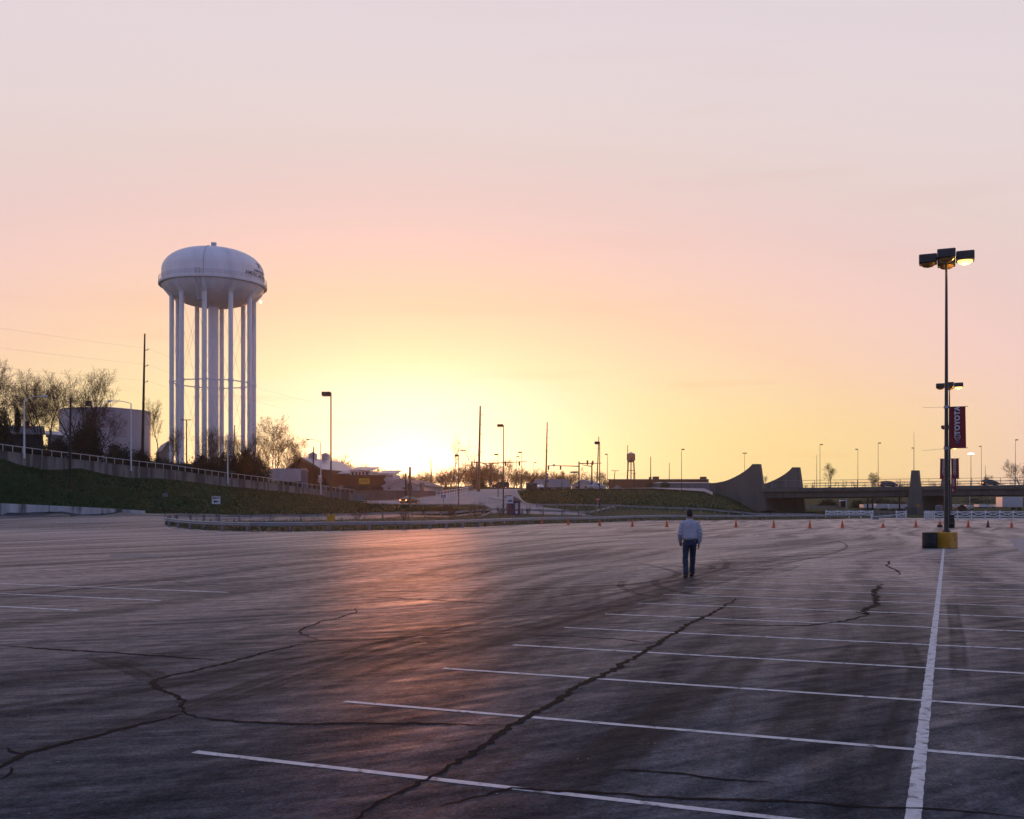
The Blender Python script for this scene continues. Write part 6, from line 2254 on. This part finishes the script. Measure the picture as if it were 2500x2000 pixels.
for i, (px, base, Y, h_, lb) in enumerate([
    (872, 1272, 110, 34, 'bare shrub on the verge right of the tall lamp'), (985, 1271, 113, 30, 'bare shrub below the tail lights of the sedan'), (1101, 1268, 122, 44, 'large reddish bare shrub on the verge below the blue sign'),
    (1165, 1268, 124, 48, 'large round-topped bare shrub left of the purple booth'), (1224, 1262, 140, 34, 'bare shrub at the foot of the lamp beside the booth'), (1290, 1261, 146, 28, 'small bare shrub right of the purple booth')]):
    place_tree('shrub', px, base, Y, h_, 2.6, lb, i * .9, .9, 'bare shrubs on the verge')


def leafy(seed, n, rad, leafs, stems=9):
    """dense twiggy bush: leaf-sized faces in uneven clumps over a tangle of stems"""
    rg = random.Random(seed)
    lf, st = MB(), MB()
    cl = []
    for k in range(26):
        a, e = rg.uniform(0, 6.283), rg.uniform(.02, 1.35)
        q = Vector((math.cos(a) * math.cos(e) * rad[0], math.sin(a) * math.cos(e) * rad[1], math.sin(e) * rad[2])) * rg.uniform(.45, 1.0)
        cl.append((q, rg.uniform(.16, .34)))
        if k < stems * 2:
            st.tube([Vector((q.x * .12, q.y * .12, -.3)), q * .55 + Vector((rg.gauss(0, .1), rg.gauss(0, .1), 0)), q * 1.04], [.05, .03, .01], 4)
    for i in range(n):
        c, s_ = rg.choice(cl)
        p = c + Vector((rg.gauss(0, s_ * rad[0] * .8), rg.gauss(0, s_ * rad[1] * .8), rg.gauss(0, s_ * rad[2] * .7)))
        if p.z < -.2:
            p.z = abs(p.z) * .3
        a = Vector((rg.gauss(0, 1), rg.gauss(0, 1), rg.gauss(0, 1))).normalized() * leafs * rg.uniform(.5, 1.2)
        b_ = a.orthogonal().normalized() * leafs * rg.uniform(.3, .6)
        lf.add([p - a, p + b_, p + a, p - b_], [(0, 1, 2, 3)])
    return st, lf


BUSH = {}
for key, seed, n, rad, ls, m in (('dark', 1, 3600, (2.0, 1.6, 1.5), .11, LEAFD), ('hedge', 2, 4200, (2.6, 1.6, 1.2), .11, LEAFD), ('olive', 3, 2600, (1.5, 1.5, 1.7), .10, LEAFG)):
    st, lf = leafy(seed, n, rad, ls)
    root = thing('bush', 'x', 'bush')
    st.build('stems', BARK, root, fix=False)
    lf.build('foliage', m, root, fix=False, smooth=False)
    remember(root)
    BUSH[key] = [root, False]


def bush(key, px, base, Y, w, h_, label, rz=0.0, group=None):
    root, used = BUSH[key]
    o = root if not used else copy_tree(root)
    BUSH[key][1] = True
    w0, h0 = {'dark': (4.4, 2.0), 'hedge': (5.6, 1.7), 'olive': (3.3, 2.2)}[key]
    o.location = P(px, base, Y)
    o.rotation_euler = (0, 0, rz)
    o.scale = (S(w, Y) / w0, S(w, Y) / w0, S(h_, Y) / h0)
    o['label'] = label
    if group:
        o['group'] = group


for i, (k_, px, base, Y, w, h_, lb) in enumerate([
    ('hedge', 500, 1166, 180, 100, 66, 'dark hedge at the foot of the left tower legs'), ('dark', 545, 1172, 183, 95, 85, 'dark thicket below the tower riser'),
    ('hedge', 600, 1177, 186, 110, 92, 'tallest dark thicket below the right tower legs'), ('dark', 640, 1183, 192, 70, 70, 'dark bush between the thicket and the trailer'),
    ('dark', 210, 1128, 148, 120, 110, 'dark tangle of ivy before the storage tank'), ('hedge', 150, 1120, 146, 110, 60, 'low dark hedge behind the ramp left of the storage tank'),
    ('hedge', 290, 1135, 154, 120, 60, 'dark hedge below the right side of the storage tank'), ('hedge', 60, 1110, 134, 150, 32, 'dark hedge along the ramp in front of the dark house'),
    ('dark', 8, 1100, 142, 70, 130, 'dark ivy-covered mass at the far left edge'), ('dark', 42, 1050, 150, 22, 66, 'dark ivy clump on a trunk left of the first lamp'),
    ('hedge', 395, 1148, 172, 90, 36, 'dark hedge behind the ramp at the small house'), ('hedge', 450, 1154, 178, 70, 28, 'low dark scrub at the left tower foot'), ('hedge', 340, 1142, 162, 70, 50, 'dark scrub round the tall pole'),
    ('olive', 1587, 1196, 292, 22, 24, 'left one of two olive bushes on the mound top'), ('olive', 1625.5, 1196, 290, 30, 26, 'right and larger olive bush on the mound top'),
    ('olive', 1548, 1197, 292, 22, 12, 'low olive bush left of the pair on the mound top'), ('hedge', 1880, 1252, 284, 60, 8, 'low weeds at the foot of the wing wall'),
    ('dark', 2095, 1243, 360, 45, 26, 'dark bush under the bridge left of the trailers'), ('hedge', 2020, 1240, 380, 90, 24, 'dark scrub under the bridge behind the barrier wall'),
    ('hedge', 2150, 1240, 420, 120, 28, 'dark scrub behind the trailers under the bridge'), ('hedge', 2390, 1242, 440, 150, 30, 'dark scrub behind the trailers under the right span'),
    ('dark', 1168, 1190, 290, 60, 26, 'brown scrub behind the rust-coloured pole'),
]):
    bush(k_, px, base, Y, w, h_, lb, i * 1.3)
for i, (px, w) in enumerate(((2118, 4), (2130, 4), (2196, 5))):
    t = thing('tree', ('left', 'middle', 'right')[i] + ' dark bare tree trunk in front of the trailers under the bridge', 'tree', P(px, 1247, 332))
    MB().tube([(0, 0, -.5), (.05, 0, 2), (-.05, 0, 4.6)], [.34, .27, .24], 8).build('trunk', BARK, t)
    MB().tube([(0, 0, 3.0), (.6, .1, 4.0), (.9, .1, 4.8)], [.12, .08, .05], 6).build('limb', BARK, t)


def treeline(name, label, spots, seed, m=TWIG):
    """a far wood that reads as one mass"""
    rg = random.Random(seed)
    protos = []
    for k in range(4):
        tr, cr, _ = grow_tree(seed=seed + k, height=10, stems=1 + k % 2, limbs=6, spread=.6, levels=3, up=.2, trunk_r=.2, bare=.10, thin=4.0)
        v = np.array(tr.v + cr.v)
        f = tr.f + [tuple(i + len(tr.v) for i in q) for q in cr.f]
        protos.append((v, f))
    V, Fc = [], []
    off = 0
    for px, base, Y, h_ in spots:
        v, f = rg.choice(protos)
        k = S(h_, Y) / 9.0
        a = rg.uniform(0, 6.283)
        c, s_ = math.cos(a), math.sin(a)
        p = P(px, base, Y)
        w = k * rg.uniform(.8, 1.2)
        xy = np.stack([v[:, 0] * c - v[:, 1] * s_, v[:, 0] * s_ + v[:, 1] * c, v[:, 2]], 1) * np.array([w, w, k]) + np.array(p)
        V.append(xy)
        Fc += [tuple(i + off for i in q) for q in f]
        off += len(v)
    b = MB()
    b.v = [tuple(q) for q in np.concatenate(V)]
    b.f = Fc
    tag(b.build(name, m, fix=False, smooth=False), label, 'trees', kind='stuff')


rg = random.Random(31)
sp = []
for i in range(150):
    px = rg.uniform(815, 1320)
    top = float(np.interp(px, [815, 850, 900, 950, 1000, 1060, 1120, 1180, 1240, 1320], [1130, 1135, 1142, 1148, 1158, 1152, 1140, 1132, 1140, 1152])) + rg.uniform(-3, 14)
    Y = rg.uniform(340, 430)
    sp.append((px, 1192, Y, 1192 - top))
treeline('far_treeline', 'bare far woodland glowing orange along the horizon under the sun', sp, 100)
sp = []
for i in range(60):
    px = rg.uniform(1310, 1500)
    sp.append((px, 1192, rg.uniform(440, 560), rg.uniform(16, 46) if px < 1470 else rg.uniform(10, 22)))
for i in range(34):
    px = rg.uniform(560, 830)
    sp.append((px, 1165, rg.uniform(300, 380), rg.uniform(24, 60)))
treeline('far_treeline', 'thin bare woodland behind the store buildings and the barn', sp, 200)
sp = []
for i in range(70):
    px = rg.uniform(1880, 2620)
    sp.append((px, 1222, rg.uniform(470, 600), rg.uniform(28, 44)))
treeline('far_treeline', 'low dark wood beyond the bridge on the right', sp, 300)

# blades of grass and weeds that roughen the banks
b = MB()
for i in range(16000):
    if rg.random() < .55:
        px = rg.uniform(-20, 1200)
        e = lot_edge(px)
        far = float(np.interp(px, [0, 210, 420, 640, 865, 1000, 1200], [124, 139, 156, 179, 210, 184, 142]))
    else:
        px = rg.uniform(1270, 1850)
        e = float(np.interp(px, [1270, 1310, 1500, 1720, 1850], [182, 176, 180, 186, 195]))
        far = float(np.interp(px, [1270, 1310, 1450, 1600, 1720, 1850], [222, 240, 250, 258, 276, 286]))
    y = e + .3 + (far - e - .6) * rg.random()
    x = (px - 1250) / F * y
    z = H(x, y) - .06
    w, h_ = rg.uniform(.05, .14), rg.uniform(.10, .30)
    b.add([(x - w, y, z), (x + w, y, z), (x + rg.uniform(-.15, .15), y + rg.uniform(-.1, .1), z + h_)], [(0, 1, 2)])
tag(b.build('bank_grass', mat('bank_blades', (0.014, 0.036, 0.007), .9, var=.5, scale=.35), smooth=False, fix=False), 'short green grass on the banks and the mound', 'grass', kind='stuff')

# ------------------------------------------------------------------ the walking man, seen from behind
def ring_loft(b, rings, n=16, caps=True):
    """rings: (centre, half width x, half depth y, optional tilt axis frame) stacked into a skin"""
    vs, fs = [], []
    for c, rx, ry, ax in rings:
        c = Vector(c)
        ax = Vector(ax).normalized()
        u = Vector((1, 0, 0)) - ax * ax.x
        u.normalize()
        v = ax.cross(u)
        for i in range(n):
            t = 2 * math.pi * i / n
            vs.append(c + u * (math.cos(t) * rx) + v * (math.sin(t) * ry))
    m_ = len(rings)
    for k in range(m_ - 1):
        for i in range(n):
            j = (i + 1) % n
            fs.append((k * n + i, k * n + j, (k + 1) * n + j, (k + 1) * n + i))
    if caps:
        fs += [tuple(range(n - 1, -1, -1)), tuple(range((m_ - 1) * n, m_ * n))]
    b.add(vs, fs)


def chain(b, pts, rads, n=14):
    rings = []
    pts = [Vector(p) for p in pts]
    for k, p in enumerate(pts):
        d = pts[min(k + 1, len(pts) - 1)] - pts[max(k - 1, 0)]
        r = rads[k]
        rx, ry = r if isinstance(r, tuple) else (r, r)
        rings.append((p, rx, ry, d))
    ring_loft(b, rings, n)


def fuse(b, name, m, parent, voxel=.011, smooth=4, relief=None):
    """weld overlapping lofts into one continuous skin"""
    me = bpy.data.meshes.new(name)
    me.from_pydata([tuple(v) for v in b.v], [], b.f)
    bm = bmesh.new()
    bm.from_mesh(me)
    bmesh.ops.recalc_face_normals(bm, faces=bm.faces)
    bm.to_mesh(me)
    bm.free()
    ob = bpy.data.objects.new(name, me)
    col.objects.link(ob)
    r = ob.modifiers.new('remesh', 'REMESH')
    r.mode = 'VOXEL'
    r.voxel_size = voxel
    s_ = ob.modifiers.new('smooth', 'SMOOTH')
    s_.iterations = smooth
    s_.factor = .5
    bpy.context.view_layer.update()
    out = bpy.data.meshes.new_from_object(ob.evaluated_get(bpy.context.evaluated_depsgraph_get()))
    bpy.data.objects.remove(ob, do_unlink=True)
    if relief:
        nn = [v.normal.copy() for v in out.vertices]
        for v, q in zip(out.vertices, nn):
            v.co += q * relief(v.co)
    out.name = name
    out.materials.clear()
    out.materials.append(m)
    out.polygons.foreach_set('use_smooth', [True] * len(out.polygons))
    o = bpy.data.objects.new(name, out)
    col.objects.link(o)
    o.parent = parent
    return o


def man():
    g = gpt(1684, 1410)
    t = thing('person', 'man in a pale blue long-sleeved shirt and jeans walking away across the empty lot', 'person', (g.x, g.y, 0), R(4))
    SKIN = mat('skin', (0.30, 0.15, 0.10), .6, var=.08)
    SHIRT = mat('shirt_cotton', (0.40, 0.385, 0.44), .9, var=.10, scale=9, bump=.3, bscale=60)
    JEAN = mat('denim', (0.028, 0.038, 0.066), .9, var=.22, scale=7, bump=.3, bscale=120)
    HAIR = mat('hair', (0.018, 0.011, 0.008), .7, var=.3, scale=30)
    LEATH = mat('leather', (0.010, 0.009, 0.009), .45)
    # joints: looks along +Y; left foot planted ahead, right foot trailing; head bowed
    hipL, hipR = Vector((-.088, 0, .93)), Vector((.088, 0, .93))
    kneeL, kneeR = Vector((-.118, .0, .50)), Vector((.108, .13, .515))
    ankL, ankR = Vector((-.132, -.12, .085)), Vector((.125, .27, .10))
    shL, shR = Vector((-.190, .01, 1.405)), Vector((.190, .01, 1.405))
    elL, elR = Vector((-.248, .02, 1.13)), Vector((.258, -.03, 1.14))
    wrL, wrR = Vector((-.205, .17, .92)), Vector((.250, .02, .88))
    head = Vector((.005, .055, 1.655))
    # the body under the clothes
    b = MB()
    ring_loft(b, [((0, 0, .86), .15, .105, (0, 0, 1)), ((0, 0, .96), .165, .115, (0, 0, 1)), ((0, 0, 1.08), .148, .10, (0, .02, 1)), ((0, .005, 1.24), .172, .11, (0, .02, 1)),
                  ((0, .01, 1.36), .165, .10, (0, .02, 1)), ((0, .015, 1.44), .10, .07, (0, .05, 1))], 18)
    chain(b, [(0, .015, 1.42), (0, .03, 1.50), head - Vector((0, .005, .06))], [.075, .062, .058])
    for s_, hip, kn, an in ((-1, hipL, kneeL, ankL), (1, hipR, kneeR, ankR)):
        chain(b, [hip + Vector((0, 0, .03)), hip.lerp(kn, .4), kn, kn.lerp(an, .35), an], [.085, .075, .055, .052, .036])
        ring_loft(b, [(an + Vector((0, -.05, -.045)), .035, .035, (0, 1, -.1)), (an + Vector((0, .05, -.045)), .042, .034, (0, 1, -.1)), (an + Vector((0, .16, -.06)), .042, .022, (0, 1, 0))], 10)
    for s_, sh, el, wr in ((-1, shL, elL, wrL), (1, shR, elR, wrR)):
        chain(b, [sh - Vector((s_ * .05, 0, -.01)), sh, sh.lerp(el, .5), el, el.lerp(wr, .4), wr], [.045, .045, .042, .038, .037, .027])
    # head with face: skull, jaw, nose, brow, ears
    ring_loft(b, [(head + Vector((0, .015, -.115)), .045, .055, (0, 0, 1)), (head + Vector((0, .012, -.075)), .062, .080, (0, 0, 1)), (head + Vector((0, 0, -.02)), .073, .094, (0, 0, 1)),
                  (head + Vector((0, -.005, .04)), .075, .097, (0, 0, 1)), (head + Vector((0, -.008, .085)), .060, .080, (0, 0, 1)), (head + Vector((0, -.01, .112)), .03, .045, (0, 0, 1))], 18)
    chain(b, [head + Vector((0, .085, .02)), head + Vector((0, .108, -.025)), head + Vector((0, .09, -.035))], [.010, .015, .012], 8)
    for s_ in (-1, 1):
        ring_loft(b, [(head + Vector((s_ * .070, -.005, -.035)), .010, .018, (s_, -.3, 0)), (head + Vector((s_ * .085, -.014, -.01)), .018, .034, (s_, -.3, 0)), (head + Vector((s_ * .093, -.02, -.006)), .012, .026, (s_, -.3, 0))], 8)
    # hands: palm, four fingers of unequal length with bends, thumb from the side of the palm
    for s_, wr, d, fwd in ((-1, wrL, Vector((.25, .75, -.55)), Vector((.5, .1, -.3))), (1, wrR, Vector((-.05, .12, -1)), Vector((0, 1, .1)))):
        d = d.normalized()
        ac = (fwd - d * fwd.dot(d)).normalized()
        pn = d.cross(ac)
        pc = wr + d * .05
        vs = []
        rings = [(wr - d * .01, .026, .019), (wr + d * .03, .036, .017), (wr + d * .07, .041, .016), (wr + d * .092, .040, .014)]
        vs, fs = [], []
        for c, ra, rp in rings:
            for i in range(10):
                a = 2 * math.pi * i / 10
                vs.append(c + ac * (math.cos(a) * ra) + pn * (math.sin(a) * rp))
        for k in range(3):
            for i in range(10):
                j = (i + 1) % 10
                fs.append((k * 10 + i, k * 10 + j, (k + 1) * 10 + j, (k + 1) * 10 + i))
        fs += [tuple(range(9, -1, -1)), tuple(range(30, 40))]
        b.add(vs, fs)
        inn = pn * (-s_)
        for k, L_ in enumerate((.072, .082, .077, .060)):
            o = ac * (.031 - .0205 * k)
            p0 = wr + d * .085 + o
            p1 = p0 + (d + inn * .25).normalized() * L_ * .42
            p2 = p1 + (d + inn * .75).normalized() * L_ * .33
            p3 = p2 + (d + inn * 1.2).normalized() * L_ * .27
            chain(b, [p0, p1, p2, p3], [.0095, .0092, .0086, .007], 8)
        p0 = wr + d * .032 + ac * .026
        p1 = p0 + (d * .7 + ac * .75 + inn * .25).normalized() * .042
        p2 = p1 + (d + ac * .25 + inn * .3).normalized() * .034
        chain(b, [p0, p1, p2], [.0125, .0108, .0085], 8)
    fuse(b, 'body', SKIN, t, .0075, 2)
    for s_ in (-1, 1):                                     # eyes and brows, on the side turned away
        e = MB().lathe([(.002, -.011), (.009, -.006), (.0115, 0), (.009, .006), (.002, .011)], 10, head + Vector((s_ * .03, .088, .004))).build('eye', SIGNW, t)
    MB().box(head + Vector((0, .094, -.068)), (.045, .012, .007)).build('mouth', mat('lips', (.22, .08, .07), .5), t)
    # hair: a short back and sides cap over the skull
    b = MB()
    ring_loft(b, [(head + Vector((0, -.045, -.075)), .060, .045, (0, .15, 1)), (head + Vector((0, -.035, -.035)), .078, .078, (0, .1, 1)), (head + Vector((0, -.02, .02)), .085, .097, (0, 0, 1)), (head + Vector((0, -.012, .07)), .080, .100, (0, 0, 1)),
                  (head + Vector((0, -.01, .11)), .058, .076, (0, 0, 1)), (head + Vector((0, -.012, .134)), .022, .034, (0, 0, 1))], 20)
    fuse(b, 'hair', HAIR, t, .008, 2, lambda c: .0035 * mnoise.noise(c * 55))
    # shirt: loose back blousing over the belt, full sleeves
    b = MB()
    ring_loft(b, [((0, .0, .985), .172, .122, (0, 0, 1)), ((0, -.012, 1.02), .195, .146, (0, 0, 1)), ((0, -.012, 1.09), .195, .146, (0, 0, 1)), ((0, -.004, 1.2), .198, .138, (0, 0, 1)), ((0, 0, 1.32), .208, .132, (0, 0, 1)),
                  ((0, .004, 1.40), .205, .120, (0, .02, 1)), ((0, .010, 1.455), .155, .100, (0, .05, 1)), ((0, .016, 1.49), .105, .082, (0, .08, 1)), ((0, .022, 1.515), .078, .070, (0, .12, 1))], 22)
    for s_, sh, el, wr in ((-1, shL, elL, wrL), (1, shR, elR, wrR)):
        cf = el.lerp(wr, .93)
        chain(b, [sh - Vector((s_ * .09, 0, .005)), sh + Vector((s_ * .008, 0, -.012)), sh.lerp(el, .35), sh.lerp(el, .75), el, el.lerp(wr, .3), el.lerp(wr, .7), cf], [.080, .083, .078, .074, .070, .067, .061, .043])

    def folds(c):
        back = mnoise.noise(Vector((c.x * 9, c.y * 4, c.z * 3.2)) + Vector((3, 1, 7))) * .016
        fine = mnoise.noise(c * 22) * .005
        low = max(0, 1.15 - c.z) * .06 * mnoise.noise(Vector((c.x * 20, c.y * 14, c.z * 5)))
        arm = (.006 * math.sin(c.z * 70 + c.x * 30) if abs(c.x) > .23 else 0)
        return back + fine + low + arm
    fuse(b, 'shirt', SHIRT, t, .0105, 3, folds)
    MB().tube([(.078 * math.cos(a), .022 + .068 * math.sin(a), 1.517 + .012 * math.sin(a)) for a in [k * math.pi / 10 for k in range(21)]], .012, 6, False).build('collar', SHIRT, t)
    for s_, el, wr in ((-1, elL, wrL), (1, elR, wrR)):
        d = (wr - el).normalized()
        c = el.lerp(wr, .93)
        MB().cyl(c - d * .025, c + d * .035, .044, .041, 14).build('cuff', SHIRT, t)
    # jeans with seat, creases at knee and ankle
    b = MB()
    ring_loft(b, [((0, 0, .995), .165, .112, (0, 0, 1)), ((0, -.005, .94), .175, .128, (0, 0, 1)), ((0, -.012, .87), .180, .132, (0, 0, 1)), ((0, -.008, .81), .165, .115, (0, 0, 1))], 20)
    for hip, kn, an, w in ((hipL, kneeL, ankL, 1), (hipR, kneeR, ankR, 1)):
        chain(b, [hip + Vector((0, -.005, -.02)), hip.lerp(kn, .3), hip.lerp(kn, .65), kn, kn.lerp(an, .4), kn.lerp(an, .75), an + Vector((0, .0, -.015))], [(.098, .105), (.094, .098), (.083, .084), (.075, .076), (.071, .074), (.070, .074), (.072, .080)])

    def creases(c):
        k = mnoise.noise(Vector((c.x * 10, c.y * 8, c.z * 6))) * .009
        kn = .010 * math.sin(c.z * 95 + c.x * 40) * math.exp(-((c.z - .5) / .07) ** 2)
        an = .012 * math.sin(c.z * 120 + c.y * 30) * math.exp(-((c.z - .13) / .07) ** 2)
        st = .008 * math.sin(c.z * 80 + abs(c.x) * 60) * math.exp(-((c.z - .80) / .06) ** 2)
        return k + kn + an + st
    j = fuse(b, 'jeans', JEAN, t, .0105, 3, creases)
    for s_ in (-1, 1):
        MB().box((s_ * .083, -.137, .885), (.105, .012, .115), bev=.01, M=Matrix.Rotation(s_ * .04, 4, 'Y')).build('back_pocket', mat('denim_pocket', (.022, .033, .068), .9, var=.2, scale=7), j)
    bt = MB().lathe([(.172, 0), (.174, .035)], 26).build('belt', LEATH, t)
    bt.location = (0, 0, .965)
    bt.scale = (1.0, .71, 1)
    MB().box((.15, -.085, .94), (.075, .045, .11), R(-32), bev=.012).build('belt_pouch', LEATH, t)
    MB().box((.10, -.118, .935), (.035, .03, .06), R(-14), bev=.008).build('key_clip', GALV, t)
    # shoes
    for an, pitch in ((ankL, 0.0), (ankR, -.06)):
        b = MB()
        o = Vector((an.x, an.y, 0))
        rise = max(0, an.z - .085)
        ring_loft(b, [(o + Vector((0, -.085, .05 + rise)), .034, .042, (0, 1, 0)), (o + Vector((0, -.05, .058 + rise)), .043, .056, (0, 1, 0)), (o + Vector((0, .03, .055 + rise * .7)), .046, .052, (0, 1, 0)), (o + Vector((0, .11, .042)), .052, .038, (0, 1, 0)),
                      (o + Vector((0, .17, .034)), .044, .028, (0, 1, 0)), (o + Vector((0, .195, .03)), .022, .018, (0, 1, 0))], 14)
        fuse(b, 'shoe', LEATH, t, .009, 2)


man()

# ------------------------------------------------------------------ added haze: one closed box of air, put in for glow toward the sun
hz = bpy.data.materials.new('glow_haze')
hz.use_nodes = True
ht_ = hz.node_tree
for n in list(ht_.nodes):
    ht_.nodes.remove(n)
pv = N(ht_, 'ShaderNodeVolumePrincipled')
pv.inputs['Color'].default_value = (0.98, 0.93, 0.90, 1)
pv.inputs['Density'].default_value = 0.00013
pv.inputs['Anisotropy'].default_value = 0.88
oh = N(ht_, 'ShaderNodeOutputMaterial')
ht_.links.new(pv.outputs[0], oh.inputs['Volume'])
hb = MB().box((0, 690, 38), (4700, 1640, 92)).build('haze', hz, smooth=False)
tag(hb, 'thin haze added over the whole place for the warm glow toward the sun', 'haze', kind='stuff')
